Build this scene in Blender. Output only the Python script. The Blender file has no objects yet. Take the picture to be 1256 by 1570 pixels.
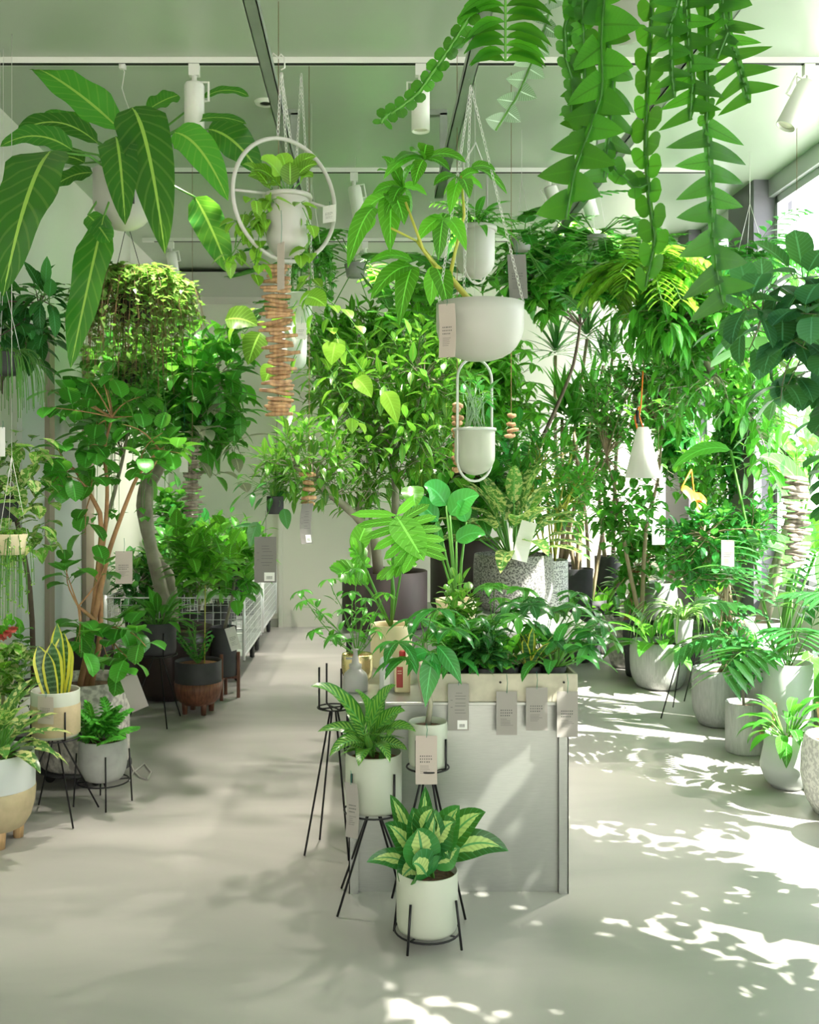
import bpy, math, random
from math import sin, cos, pi, radians
from mathutils import Vector as V, Matrix
random.seed(11)
S = bpy.context.scene
# ------------------------------------------------------------------ camera, world, sun, exposure
F = 1550.0; CX, CY = 565.0, 730.0; H = 1.5
cam_d = bpy.data.cameras.new('camera'); cam = bpy.data.objects.new('camera', cam_d)
S.collection.objects.link(cam); S.camera = cam
cam.location = (0, 0, H); cam.rotation_euler = (pi/2, 0, 0)
cam_d.sensor_fit = 'VERTICAL'; cam_d.sensor_height = 36; cam_d.lens = F/1570*36
cam_d.shift_x = (628-CX)/1570; cam_d.shift_y = -(785-CY)/1570; cam_d.clip_end = 300
w = bpy.data.worlds.new('sky'); S.world = w; w.use_nodes = True
w.node_tree.nodes['Background'].inputs[0].default_value = (.93, .96, 1, 1)
w.node_tree.nodes['Background'].inputs[1].default_value = 6.6
sd = bpy.data.lights.new('sun', 'SUN'); sun = bpy.data.objects.new('sun', sd); S.collection.objects.link(sun)
sd.energy = 26; sd.angle = radians(.55); sd.color = (1, .94, .84)
_dir = V((.86, -.5, 1.02)).normalized()
sun.rotation_euler = _dir.to_track_quat('Z', 'Y').to_euler(); sun.location = (8, -8, 9)
S.view_settings.view_transform = 'Standard'; S.view_settings.look = 'None'
S.view_settings.exposure = 0.33; S.view_settings.gamma = 1; S.view_settings.use_curve_mapping = False
S.cycles.max_bounces = 8; S.cycles.diffuse_bounces = 5; S.cycles.transparent_max_bounces = 16
S.cycles.sample_clamp_indirect = 6

# ------------------------------------------------------------------ helpers
COL = S.collection
def P(px, py, d): return V(((px-CX)*d/F, d, H-(py-CY)*d/F))
def GD(py, z=0): return F*(H-z)/(py-CY)          # depth of a point at height z seen at row py
def link(o): COL.objects.link(o); return o
WL = {}
def thing(name, label, cat, loc=(0, 0, 0), group=None):
    o = link(bpy.data.objects.new(name, None)); o.location = loc; WL[o.name] = V(loc)
    o.empty_display_size = .1; o['label'] = label; o['category'] = cat
    if group: o['group'] = group
    return o
class M:
    def __init__(s): s.v = []; s.f = []; s.uv = []; s.mi = []; s.k = random.randint(0, 500)
    def quad(s, idx, uvs=None, m=0): s.f.append(idx); s.uv.append(uvs); s.mi.append(m)
    def box(s, a, b, m=0, rz=0, c=None, M4=None):
        x0, y0, z0 = a; x1, y1, z1 = b; n = len(s.v)
        vs = [V(p) for p in ((x0,y0,z0),(x1,y0,z0),(x1,y1,z0),(x0,y1,z0),(x0,y0,z1),(x1,y0,z1),(x1,y1,z1),(x0,y1,z1))]
        if rz:
            c = V(c) if c else V(((x0+x1)/2, (y0+y1)/2, 0)); R = Matrix.Rotation(rz, 3, 'Z')
            vs = [R @ (p-c)+c for p in vs]
        if M4: vs = [M4 @ p for p in vs]
        s.v += vs
        for q in ((0,3,2,1),(4,5,6,7),(0,1,5,4),(1,2,6,5),(2,3,7,6),(3,0,4,7)): s.quad([n+i for i in q], None, m)
    def tube(s, pts, r, seg=6, m=0, closed=False, cap=True):
        pts = [V(p) for p in pts]; n = len(pts); b = len(s.v)
        rs = r if isinstance(r, (list, tuple)) else [r]*n
        up = None
        for i in range(n):
            if closed: t = pts[(i+1) % n]-pts[i-1]
            else: t = pts[min(i+1, n-1)]-pts[max(i-1, 0)]
            if t.length < 1e-9: t = V((0, 0, 1))
            t.normalize()
            if up is None: up = t.orthogonal().normalized()
            up = (up-t*up.dot(t))
            if up.length < 1e-6: up = t.orthogonal()
            up.normalize(); sd_ = t.cross(up)
            for j in range(seg):
                a = 2*pi*j/seg; s.v.append(pts[i]+(up*cos(a)+sd_*sin(a))*rs[i])
        for i in range(n if closed else n-1):
            i2 = (i+1) % n
            for j in range(seg):
                j2 = (j+1) % seg
                s.quad([b+i*seg+j, b+i*seg+j2, b+i2*seg+j2, b+i2*seg+j], None, m)
        if cap and not closed:
            s.quad([b+j for j in range(seg)][::-1], None, m); s.quad([b+(n-1)*seg+j for j in range(seg)], None, m)
    def lathe(s, prof, c, seg=36, m=0, sx=1, sy=1, tilt=None):
        c = V(c); b = len(s.v)
        for (r, z) in prof:
            for j in range(seg):
                a = 2*pi*j/seg; p = V((r*cos(a)*sx, r*sin(a)*sy, z))
                if tilt: p = tilt @ p
                s.v.append(c+p)
        for i in range(len(prof)-1):
            for j in range(seg):
                j2 = (j+1) % seg; s.quad([b+i*seg+j, b+i*seg+j2, b+(i+1)*seg+j2, b+(i+1)*seg+j], None, m)
    def strip(s, cs, W, nh, prof, fold=.25, m=0, wave=0, nc=2):
        """a blade along centre points cs, half width W/2*prof(u), normal hint nh; nc cells across each side"""
        n = len(cs)-1; s.k += 1; k = s.k; b = len(s.v); row = []
        nh = V(nh); ph = random.random()*6; across = 2*nc-1 if nc > 1 else 3
        vs = [-1, 0, 1] if nc < 3 else [-1, -.5, 0, .5, 1]
        for i in range(n+1):
            u = i/n; t = cs[min(i+1, n)]-cs[max(i-1, 0)]
            t = t.normalized() if t.length > 1e-9 else V((0, 0, 1))
            sd_ = t.cross(nh)
            if sd_.length < 1e-4: sd_ = t.orthogonal()
            sd_.normalize(); nn = sd_.cross(t)
            hw = W/2*prof(u); ids = []
            for v in vs:
                off = nn*abs(v)*hw*fold
                if wave: off = off+nn*(sin(u*16+ph+v)*wave*hw*v*v)
                s.v.append(cs[i]+sd_*hw*v+off); ids.append(len(s.v)-1)
            row.append(ids)
        for i in range(n):
            for j in range(len(vs)-1):
                u0, u1 = .02+.96*i/n, .02+.96*(i+1)/n; v0, v1 = (vs[j]+1)/2, (vs[j+1]+1)/2
                s.quad([row[i][j], row[i][j+1], row[i+1][j+1], row[i+1][j]], [(k+u0, v0), (k+u0, v1), (k+u1, v1), (k+u1, v0)], m)
    def leaf(s, p, d, L, W, prof, curl=.6, fold=.25, seg=6, up=V((0, 0, 1)), m=0, wave=0, nc=2):
        p = V(p); d = V(d).normalized(); sd_ = d.cross(up)
        if sd_.length < .05: sd_ = V((random.uniform(-1, 1), random.uniform(-1, 1), 0)); sd_ -= d*sd_.dot(d)
        sd_.normalize(); cs = [p.copy()]
        R = Matrix.Rotation(-curl/seg, 3, sd_); q = p.copy(); dd = d.copy()
        for i in range(seg): q = q+dd*(L/seg); cs.append(q.copy()); dd = R @ dd
        s.strip(cs, W, sd_.cross(d), prof, fold, m, wave, nc)
    def build(s, name, mats, parent=None, smooth=True, bevel=0):
        if not isinstance(mats, (list, tuple)): mats = [mats]
        org = WL[parent.name] if parent is not None else V((0, 0, 0))
        me = bpy.data.meshes.new(name)
        if 'foliage' in name or 'leaf' in name:
            for v in s.v:
                if v.y > 0: v.x = max(XL+.03, min(XR-(.03 if v.y < 6.75 else .15), v.x)); v.z = min(v.z, 3.47); v.y = min(v.y, 10.05)
                if v.x > XR-.16: v.x += rnd(-.04, 0)
        me.from_pydata([tuple(v-org) for v in s.v], [], s.f)
        for m_ in mats: me.materials.append(m_)
        uvl = me.uv_layers.new(name='UVMap'); arr = []
        for f, u in zip(s.f, s.uv):
            if u is None: arr += [0.0]*(2*len(f))
            else:
                for a in u: arr += [a[0], a[1]]
        uvl.data.foreach_set('uv', arr)
        me.polygons.foreach_set('material_index', [min(x, len(mats)-1) for x in s.mi])
        me.polygons.foreach_set('use_smooth', [smooth]*len(s.f)); me.update()
        o = link(bpy.data.objects.new(name, me))
        if parent is not None: o.parent = parent
        WL[o.name] = org.copy()
        if bevel:
            bm = o.modifiers.new('bevel', 'BEVEL'); bm.width = bevel; bm.segments = 2; bm.limit_method = 'ANGLE'
        return o
def struct(name, mb, mat, smooth=False, parent=None):
    o = mb.build(name, mat, parent, smooth)
    if parent is None: o['kind'] = 'structure'
    return o
def tagged(o, label, cat, group=None):
    o['label'] = label; o['category'] = cat
    if group: o['group'] = group
    return o

# ------------------------------------------------------------------ materials
def nt(name):
    m = bpy.data.materials.new(name); m.use_nodes = True; t = m.node_tree
    return m, t, t.nodes, t.links, t.nodes['Principled BSDF']
def plain(name, c, rough=.5, metal=0, noise=0, nscale=8, bump=0, spec=.5, c2=None, stretch=None, detail=6):
    m, t, N, L, b = nt(name)
    b.inputs['Base Color'].default_value = (*c, 1); b.inputs['Roughness'].default_value = rough
    b.inputs['Metallic'].default_value = metal; b.inputs['Specular IOR Level'].default_value = spec
    if noise or bump:
        tc = N.new('ShaderNodeTexCoord'); mp = N.new('ShaderNodeMapping'); L.new(tc.outputs['Object'], mp.inputs[0])
        if stretch: mp.inputs['Scale'].default_value = stretch
        n = N.new('ShaderNodeTexNoise'); n.inputs['Scale'].default_value = nscale; n.inputs['Detail'].default_value = detail
        L.new(mp.outputs[0], n.inputs['Vector'])
        if noise:
            r = N.new('ShaderNodeValToRGB'); r.color_ramp.elements[0].position = .5-.5*min(1, .28/max(noise, .05)) if False else .3
            r.color_ramp.elements[1].position = .7
            cc = c2 or tuple(x*(1-noise) for x in c)
            r.color_ramp.elements[0].color = (*cc, 1); r.color_ramp.elements[1].color = (*c, 1)
            L.new(n.outputs[0], r.inputs[0]); L.new(r.outputs[0], b.inputs['Base Color'])
        if bump:
            bp = N.new('ShaderNodeBump'); bp.inputs['Strength'].default_value = bump; bp.inputs['Distance'].default_value = .01
            L.new(n.outputs[0], bp.inputs['Height']); L.new(bp.outputs[0], b.inputs['Normal'])
    return m
def terrazzo(name, c, c2, scale, lo=.45, hi=.55):
    m, t, N, L, b = nt(name); tc = N.new('ShaderNodeTexCoord'); n = N.new('ShaderNodeTexNoise')
    n.inputs['Scale'].default_value = scale; n.inputs['Detail'].default_value = 2; L.new(tc.outputs['Object'], n.inputs['Vector'])
    r = N.new('ShaderNodeValToRGB'); r.color_ramp.elements[0].position = lo; r.color_ramp.elements[1].position = hi
    r.color_ramp.elements[0].color = (*c2, 1); r.color_ramp.elements[1].color = (*c, 1)
    L.new(n.outputs[0], r.inputs[0]); L.new(r.outputs[0], b.inputs['Base Color']); b.inputs['Roughness'].default_value = .7
    return m
def leafmat(name, c, rib=None, kind='plain', c2=None, trans=.38, rough=.3, tcol=None, var=.55, vs=.3):
    m, t, N, L, b = nt(name)
    def math_(op, a, bb=None, cc=None):
        n = N.new('ShaderNodeMath'); n.operation = op
        for i, x in enumerate((a, bb, cc)):
            if x is None: continue
            if isinstance(x, (int, float)): n.inputs[i].default_value = x
            else: L.new(x, n.inputs[i])
        return n.outputs[0]
    def mix(f, a, bb):
        n = N.new('ShaderNodeMix'); n.data_type = 'RGBA'
        if isinstance(f, (int, float)): n.inputs[0].default_value = f
        else: L.new(f, n.inputs[0])
        for i, x in ((6, a), (7, bb)):
            if isinstance(x, tuple): n.inputs[i].default_value = (*x, 1)
            else: L.new(x, n.inputs[i])
        return n.outputs[2]
    tc = N.new('ShaderNodeTexCoord'); sp = N.new('ShaderNodeSeparateXYZ'); L.new(tc.outputs['UV'], sp.inputs[0])
    u = math_('FRACT', sp.outputs[0]); cell = math_('FLOOR', sp.outputs[0])
    v = math_('MULTIPLY', math_('ABSOLUTE', math_('SUBTRACT', sp.outputs[1], .5)), 2.0)
    wn = N.new('ShaderNodeTexWhiteNoise'); wn.noise_dimensions = '1D'; L.new(cell, wn.inputs['W'])
    rnd = wn.outputs['Value']
    light = tuple(min(1, x*1.9+a) for x, a in zip(c, (.05, .06, .0))); dark = tuple(x*(1-var) for x in c)
    col = mix(rnd, dark, tuple(c)); col = mix(math_('MULTIPLY', math_('POWER', rnd, 4), .6), col, light)
    vein = math_('GREATER_THAN', math_('SINE', math_('SUBTRACT', math_('MULTIPLY', u, 62), math_('MULTIPLY', v, 11))), .82)
    rib = rib or tuple(min(1, x*1.8+.06) for x in c)
    col = mix(math_('MULTIPLY', vein, vs), col, rib)
    nz = N.new('ShaderNodeTexNoise'); nz.inputs['Scale'].default_value = 60; L.new(tc.outputs['Object'], nz.inputs['Vector']); nzo = nz.outputs[0]
    if kind == 'edge':
        st = math_('GREATER_THAN', math_('ADD', math_('SINE', math_('MULTIPLY', u, 60)), math_('MULTIPLY', nzo, 1.5)), 1.1)
        col = mix(math_('MULTIPLY', st, .45), col, (.22, .38, .16)); col = mix(math_('GREATER_THAN', v, .68), col, c2)
    elif kind == 'cream':
        env = math_('MULTIPLY', math_('SINE', math_('MULTIPLY', u, pi)), .68)
        q = math_('LESS_THAN', math_('ADD', v, math_('MULTIPLY', nzo, .35)), env); col = mix(q, col, c2)
        st = math_('GREATER_THAN', math_('SINE', math_('SUBTRACT', math_('MULTIPLY', u, 70), math_('MULTIPLY', v, 14))), .3)
        col = mix(math_('MULTIPLY', st, .22), col, tuple(c))
    elif kind == 'stripes':
        st = math_('GREATER_THAN', math_('SINE', math_('SUBTRACT', math_('MULTIPLY', u, 75), math_('MULTIPLY', v, 12))), .15)
        st = math_('MULTIPLY', st, math_('LESS_THAN', v, .85)); col = mix(st, col, c2)
    elif kind == 'centre':
        col = mix(math_('LESS_THAN', v, .4), col, c2)
    elif kind == 'speckle':
        n2 = N.new('ShaderNodeTexNoise'); n2.inputs['Scale'].default_value = 45; n2.inputs['Detail'].default_value = 3; L.new(tc.outputs['Object'], n2.inputs['Vector'])
        col = mix(math_('GREATER_THAN', n2.outputs[0], .52), col, c2)
    if kind != 'edge': col = mix(math_('LESS_THAN', v, .07), col, rib)
    L.new(col, b.inputs['Base Color']); b.inputs['Roughness'].default_value = rough; b.inputs['Coat Weight'].default_value = .2; b.inputs['Coat Roughness'].default_value = .2
    tr = N.new('ShaderNodeBsdfTranslucent'); mul = N.new('ShaderNodeMix'); mul.data_type = 'RGBA'; mul.inputs[0].default_value = .45
    L.new(col, mul.inputs[6]); mul.inputs[7].default_value = (*(tcol or (.28, .72, .04)), 1); L.new(mul.outputs[2], tr.inputs[0])
    ms = N.new('ShaderNodeMixShader'); ms.inputs[0].default_value = trans
    L.new(b.outputs[0], ms.inputs[1]); L.new(tr.outputs[0], ms.inputs[2]); L.new(ms.outputs[0], N['Material Output'].inputs[0])
    return m
def wood(name, c, c2, sc=14):
    m, t, N, L, b = nt(name); tc = N.new('ShaderNodeTexCoord'); mp = N.new('ShaderNodeMapping'); mp.inputs['Scale'].default_value = (6, 6, .7)
    L.new(tc.outputs['Object'], mp.inputs[0]); n = N.new('ShaderNodeTexNoise'); n.inputs['Scale'].default_value = sc; n.inputs['Detail'].default_value = 5
    L.new(mp.outputs[0], n.inputs['Vector']); r = N.new('ShaderNodeValToRGB'); r.color_ramp.elements[0].position = .35; r.color_ramp.elements[1].position = .65
    r.color_ramp.elements[0].color = (*c2, 1); r.color_ramp.elements[1].color = (*c, 1)
    L.new(n.outputs[0], r.inputs[0]); L.new(r.outputs[0], b.inputs['Base Color']); b.inputs['Roughness'].default_value = .5
    return m
def glassmat(name, tint, refl=.08):
    m, t, N, L, b = nt(name); N.remove(b)
    tr = N.new('ShaderNodeBsdfTransparent'); tr.inputs[0].default_value = (*tint, 1); g = N.new('ShaderNodeBsdfGlossy'); g.inputs['Roughness'].default_value = .02
    ms = N.new('ShaderNodeMixShader'); ms.inputs[0].default_value = .04
    L.new(tr.outputs[0], ms.inputs[1]); L.new(g.outputs[0], ms.inputs[2]); L.new(ms.outputs[0], N['Material Output'].inputs[0])
    return m

WHITE = plain('white_paint', (.5, .49, .46), .45)
POTW = plain('white_glaze', (.46, .49, .41), .42); POTW2 = plain('cool_white_ceramic', (.56, .59, .58), .4)
SAGE = plain('sage_grey_glaze', (.55, .6, .56), .35)
CONC = plain('grey_concrete_pot', (.42, .43, .41), .8, noise=.35, nscale=9, bump=.3)
RIBC = plain('ribbed_grey_clay', (.5, .51, .5), .8, noise=.25, nscale=30, bump=.4, stretch=(4, 4, .4))
MARB = terrazzo('rough_marbled_clay', (.62, .59, .55), (.33, .31, .29), 38, .38, .6)
GRAN = terrazzo('pale_granite', (.62, .62, .61), (.16, .16, .17), 110, .4, .55)
GRAN2 = terrazzo('dark_granite', (.34, .33, .32), (.08, .08, .08), 110, .42, .56)
SPOT = terrazzo('black_spotted_ceramic', (.85, .84, .82), (.03, .03, .03), 26, .36, .38)
BLK = plain('black_steel', (.012, .012, .014), .45, metal=.3); DPOT = plain('charcoal_clay', (.045, .045, .05), .6, noise=.3, nscale=12)
BRN = plain('dark_brown_glaze', (.06, .038, .036), .28, noise=.4, nscale=5)
PLUM = plain('purple_brown_pot', (.075, .05, .055), .55, noise=.5, nscale=7, stretch=(1, 1, .3))
TAN = plain('tan_stoneware', (.5, .41, .25), .6, noise=.15, nscale=30); CREAM = plain('cream_ceramic', (.72, .62, .4), .4)
BRASS = plain('gold_tone_metal', (.75, .6, .32), .25, metal=.85)
SOIL = plain('potting_soil', (.05, .03, .02), .95, noise=.6, nscale=60, bump=1, c2=(.16, .08, .045))
BARK = plain('bark_chips', (.32, .15, .07), .9, noise=.6, nscale=45, bump=1)
WALN = wood('walnut', (.22, .085, .045), (.1, .035, .02)); OAK = wood('pale_oak', (.6, .4, .2), (.45, .28, .13)); DRIFT = wood('driftwood', (.62, .38, .2), (.3, .16, .08), 9)
GDRIFT = wood('weathered_driftwood', (.42, .36, .3), (.2, .16, .13), 9)
TRK = plain('pale_bark', (.42, .32, .2), .8, noise=.4, nscale=18, bump=.4, stretch=(3, 3, .6))
TRKO = plain('orange_brown_bark', (.5, .27, .13), .8, noise=.4, nscale=18, bump=.4); TRKD = plain('dark_bark', (.14, .1, .07), .8, noise=.4, nscale=18, bump=.4)
TRKG = plain('grey_green_bark', (.4, .38, .28), .8, noise=.45, nscale=10, bump=.5)
STEM = plain('green_stem', (.1, .3, .04), .5); STEMY = plain('yellow_green_stem', (.5, .5, .08), .5); STEMB = plain('brown_stem', (.2, .12, .05), .6)
STEEL = plain('brushed_steel', (.44, .46, .43), .34, metal=.85, noise=.1, nscale=30, stretch=(1, 1, 20)); GALV = plain('grey_steel_channel', (.36, .4, .36), .4, metal=.6, noise=.2, nscale=6)
WIRE = plain('bright_zinc_wire', (.75, .78, .78), .35, metal=.4); CHAIN = plain('white_chain', (.75, .74, .72), .4, metal=.3)
LAMPW = plain('white_lamp_body', (.78, .78, .74), .35); BLACK = plain('black_slot', (.01, .01, .01), .6)
PAPER = plain('grey_tag_paper', (.32, .3, .28), .8); PAPERP = plain('pale_tag_paper', (.5, .43, .39), .8); PAPERD = plain('dark_grey_tag_paper', (.2, .19, .18), .8); PAPERW = plain('white_tag_paper', (.85, .85, .83), .8)
INK = plain('printed_ink', (.08, .08, .08), .8); STR = plain('green_string', (.02, .2, .13), .8)
BOXC = plain('pale_fibre_cement', (.62, .58, .46), .8, noise=.3, nscale=14, bump=.2)
RED = plain('dark_red_label', (.35, .03, .02), .4); REDC = plain('red_cap', (.4, .02, .02), .3); PURP = plain('purple_print', (.3, .15, .5), .4); SPRAY = plain('grey_plastic', (.34, .34, .33), .35)
ORNG = plain('orange_cord', (.85, .2, .03), .5); ORNP = plain('orange_bract', (.95, .38, .04), .5); PINK = plain('coral_pink_petal', (.85, .2, .16), .5)

LDK = leafmat('dark_glossy_leaf', (.035, .2, .05), rough=.25, trans=.25)
LGR = leafmat('mid_green_leaf', (.07, .36, .04)); LBR = leafmat('bright_green_leaf', (.14, .5, .04), trans=.45)
LEM = leafmat('emerald_leaf', (.04, .34, .07), rough=.25); LYL = leafmat('yellow_green_leaf', (.26, .52, .05), trans=.45)
LOL = leafmat('olive_leaf', (.13, .26, .06), (.3, .42, .12)); LBL = leafmat('blue_green_leaf', (.05, .22, .12), rough=.4)
LAN = leafmat('veined_glossy_leaf', (.04, .24, .03), (.42, .66, .12), rough=.2, trans=.3, vs=.16)
LHOY = leafmat('small_olive_leaf', (.2, .4, .09), (.4, .45, .2), var=.5)
LSAN = leafmat('yellow_edged_leaf', (.035, .13, .05), kind='edge', c2=(.72, .7, .08), trans=.15)
LDIE = leafmat('cream_centred_leaf', (.02, .17, .04), kind='cream', c2=(.55, .72, .25), rough=.2, trans=.25)
LCAL = leafmat('pinstriped_leaf', (.03, .2, .03), kind='stripes', c2=(.26, .48, .09), trans=.25)
LAGL = leafmat('speckled_leaf', (.08, .25, .06), kind='speckle', c2=(.68, .68, .3)); LSPI = leafmat('white_centred_strap_leaf', (.1, .35, .04), kind='centre', c2=(.75, .8, .5))
LVAR = leafmat('cream_variegated_leaf', (.16, .4, .06), kind='speckle', c2=(.58, .62, .28)); LWHT = leafmat('cream_leaf', (.62, .62, .45), (.8, .8, .6), tcol=(.6, .6, .4))
LCRO = leafmat('small_glossy_leaf', (.09, .34, .04), (.4, .5, .08), rough=.3, trans=.35)
LRIC = leafmat('fishbone_stem', (.03, .21, .015), (.03, .16, .01), trans=.5); LSIL = leafmat('silvery_leaf', (.45, .62, .5), trans=.3)

# leaf outlines
ovate = lambda u: max(.001, sin(pi*min(1, u**.75))**.8)
lance = lambda u: max(.001, sin(pi*u**.85)**1.1)
oblong = lambda u: max(.001, (1-(2*u-1)**4)**.6)
heart = lambda u: max(.001, (sin(pi*u**.55)**.75) if u > 0 else .45)
strap = lambda u: max(.02, (.55+.45*min(1, u*4))*(1-u**3))
lobe = lambda u: max(.01, (1-u**1.6)**.9)
roundp = lambda u: max(.01, (1-(2*u-1)**2)**.5)
tooth = lambda u: max(.01, (1-u)**.65)
sans = lambda u: max(.02, (.7+.3*min(1, u*3))*(1-max(0, (u-.6)/.4)**2))
rnd = random.uniform
def rvec(z0=-1, z1=1):
    a = rnd(0, 2*pi); z = rnd(z0, z1); r = math.sqrt(max(0, 1-z*z)); return V((r*cos(a), r*sin(a), z))
def curve(a, b, n=6, bump=.12, up=0):
    a, b = V(a), V(b); L = (b-a).length; o = rvec()*L*bump+V((0, 0, up*L))
    return [a.lerp(b, t/n)+o*sin(pi*t/n) for t in range(n+1)]

def put(fm, p, d, kind, L, W):
    """one leaf (or compound leaf) of a kind at p heading d; petioles in material slot 1"""
    d = V(d).normalized(); L *= rnd(.75, 1.15); W *= rnd(.85, 1.1)
    if kind in ('ovate', 'round', 'heart', 'lance', 'oblong', 'droop'):
        q = p+d*L*.25+V((0, 0, .04*L)); fm.tube([p, q], .0015+L*.006, 3, 1, cap=False)
        dd = d+V((0, 0, {'heart': -.35, 'round': -.3, 'droop': -1.0}.get(kind, -.05)))
        fm.leaf(q, dd, L, W, {'heart': heart, 'round': roundp, 'droop': lance, 'oblong': oblong, 'lance': lance}.get(kind, ovate), rnd(.2, .9), rnd(.1, .4), 5)
    elif kind == 'palm5':                      # palmate whorl
        q = p+d*L*.8+V((0, 0, .15*L)); fm.tube([p, q], .0015+L*.008, 3, 1, cap=False)
        ax = (d*.5+V((0, 0, .8))).normalized(); s1 = ax.orthogonal().normalized(); s2 = ax.cross(s1); n = random.choice((5, 6, 7)); a0 = rnd(0, 6)
        for i in range(n):
            a = a0+2*pi*i/n; fm.leaf(q, s1*cos(a)+s2*sin(a)+ax*-.1, L*rnd(.8, 1.05), W, lance if W < L*.35 else ovate, rnd(.5, 1.1), .25, 5, up=ax)
    elif kind == 'pinn':                       # feather leaf
        cs = [p]; dd = d+V((0, 0, .3)); q = V(p); n = 9
        for i in range(n): dd = dd.normalized()+V((0, 0, -.16)); q = q+dd.normalized()*L/n; cs.append(q.copy())
        fm.tube(cs, .002, 3, 1, cap=False)
        for i in range(1, n+1):
            t = (cs[i]-cs[i-1]).normalized(); sd_ = t.cross(V((0, 0, 1)))
            if sd_.length < .01: continue
            sd_.normalize(); ll = W*(1.1-.55*abs(i/n-.45))
            for sg in (-1, 1): fm.leaf(cs[i], sd_*sg+t*.6+V((0, 0, -.15)), ll, ll*.26, lance, .5, .2, 3)
    elif kind == 'lobed':                      # deeply cut leaf: fingers either side of the rib
        q0 = p+d*L*.35; fm.tube([p, q0], .002+L*.006, 4, 1, cap=False)
        dd = (d+V((0, 0, -.25))).normalized(); cs = [q0+dd*L*t/8+V((0, 0, -L*.18*(t/8)**2)) for t in range(9)]
        fm.strip(cs, W*.34, V((0, -.35, 1)), oblong, .1); sd_ = dd.cross(V((0, -.2, 1))).normalized()
        for i in range(0, 8):
            for sg in (-1, 1):
                ll = W*.55*(1.05-.09*i if i > 1 else .85); fm.leaf(cs[i], sd_*sg+dd*(.1+.16*i-(.5 if i == 0 else 0)), ll, L*.15, oblong, .3, .1, 4, up=V((0, -.2, 1)))
def crown(fm, wm, starts, c, rad, n, kind, L, W, per=6, tr=.004, m=0, inner=.35):
    starts = [V(s) for s in starts]; c = V(c)
    for i in range(n):
        e = c+V([a*b for a, b in zip(rvec()*rnd(inner, 1)**.5, rad)])
        s = min(starts, key=lambda q: (q-e).length+rnd(0, .25)); cs = curve(s, e, 5, .1, .05)
        if wm: wm.tube(cs, [tr*(1.3-j*.18) for j in range(6)], 4, cap=False)
        a = rnd(0, 6); t0 = .4
        for j in range(per):
            t = t0+(1-t0)*(j+.6)/per; k = min(4, int(t*5)); f = t*5-k; q = cs[k].lerp(cs[k+1], min(1, f)); ax = (cs[k+1]-cs[k]).normalized()
            s1 = ax.orthogonal().normalized(); s2 = ax.cross(s1); a += 2.4
            put(fm, q, s1*cos(a)+s2*sin(a)+ax*(.5+.5*(j == per-1))+V((0, 0, .25)), kind, L, W)
def rosette(fm, c, n, L, W, prof, a0=.1, a1=1.2, curl=.8, pet=.0, seg=7, fold=.3, wave=0, r=.01, rise=.0, nc=2):
    """leaves fanning from c; angle from the vertical grows outward"""
    c = V(c)
    for i in range(n):
        t = i/max(1, n-1); th = a0+(a1-a0)*t+rnd(-.1, .1); ph = i*2.4+rnd(-.2, .2); d = V((sin(th)*cos(ph), sin(th)*sin(ph), cos(th)))
        b = c+V((cos(ph)*r, sin(ph)*r, rise*(1-t)*rnd(.6, 1))); l = L*rnd(.8, 1.1)
        if pet:
            q = b+d*pet*rnd(.7, 1.1); fm.tube([b, (b+q)/2+V((0, 0, .02*pet)), q], .002+L*.012, 5, 1, cap=False); b = q
            d = (d+V((0, 0, -.35))).normalized()
        fm.leaf(b, d, l, W*rnd(.85, 1.1), prof, curl*rnd(.7, 1.2), fold, seg, wave=wave, nc=nc)
def bigleaf(fm, B, T, W, prof=ovate, arch=.12, nh=V((0, -1, .5)), seg=12, wave=.06, fold=.18, bow=V((0, 0, 1))):
    B, T = V(B), V(T); L = (T-B).length; ctl = (B+T)/2+V(bow)*arch*L*2
    cs = [B*(1-t)**2+ctl*2*t*(1-t)+T*t*t for t in [i/seg for i in range(seg+1)]]
    fm.strip(cs, W, nh, prof, fold, 0, wave, 3)

# ------------------------------------------------------------------ room
ZC = 3.5; XL, XR = -2.0, 2.72; YB = 10.1; YF = -.8
def floor_mat():
    m, t, N, L, b = nt('polished_concrete_floor'); tc = N.new('ShaderNodeTexCoord')
    n1 = N.new('ShaderNodeTexNoise'); n1.inputs['Scale'].default_value = .9; n1.inputs['Detail'].default_value = 8; n1.inputs['Distortion'].default_value = .6
    mp = N.new('ShaderNodeMapping'); mp.inputs['Scale'].default_value = (.6, 1.8, 1); L.new(tc.outputs['Object'], mp.inputs[0]); L.new(mp.outputs[0], n1.inputs[0])
    r = N.new('ShaderNodeValToRGB'); r.color_ramp.elements[0].position = .35; r.color_ramp.elements[1].position = .65
    r.color_ramp.elements[0].color = (.33, .325, .305, 1); r.color_ramp.elements[1].color = (.46, .44, .42, 1); L.new(n1.outputs[0], r.inputs[0]); L.new(r.outputs[0], b.inputs['Base Color'])
    b.inputs['Roughness'].default_value = .38; b.inputs['Specular IOR Level'].default_value = .4
    return m
m = M(); m.box((XL, YF-1, -.1), (XR, YB+.2, 0)); struct('floor', m, floor_mat())
CEILM = plain('sage_white_ceiling', (.4, .46, .37), .3, noise=.14, nscale=.7, spec=.4)
m = M(); m.box((XL-.1, YF-1, ZC), (XR+.3, YB+.2, ZC+.15)); struct('ceiling', m, CEILM)
WALLM = plain('warm_white_wall', (.68, .69, .6), .6, noise=.06, nscale=.8)
m = M(); m.box((XL-.15, YF-1, 0), (XL, YB, ZC)); struct('wall_left', m, WALLM)
m = M(); m.box((XL-.15, YB, 0), (XR+.2, YB+.15, ZC)); struct('wall_back', m, WALLM)
m = M(); m.box((XL, YB-.4, 3.22), (-.9, YB, 3.46)); struct('trim_1', m, WHITE)
m = M()
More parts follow.
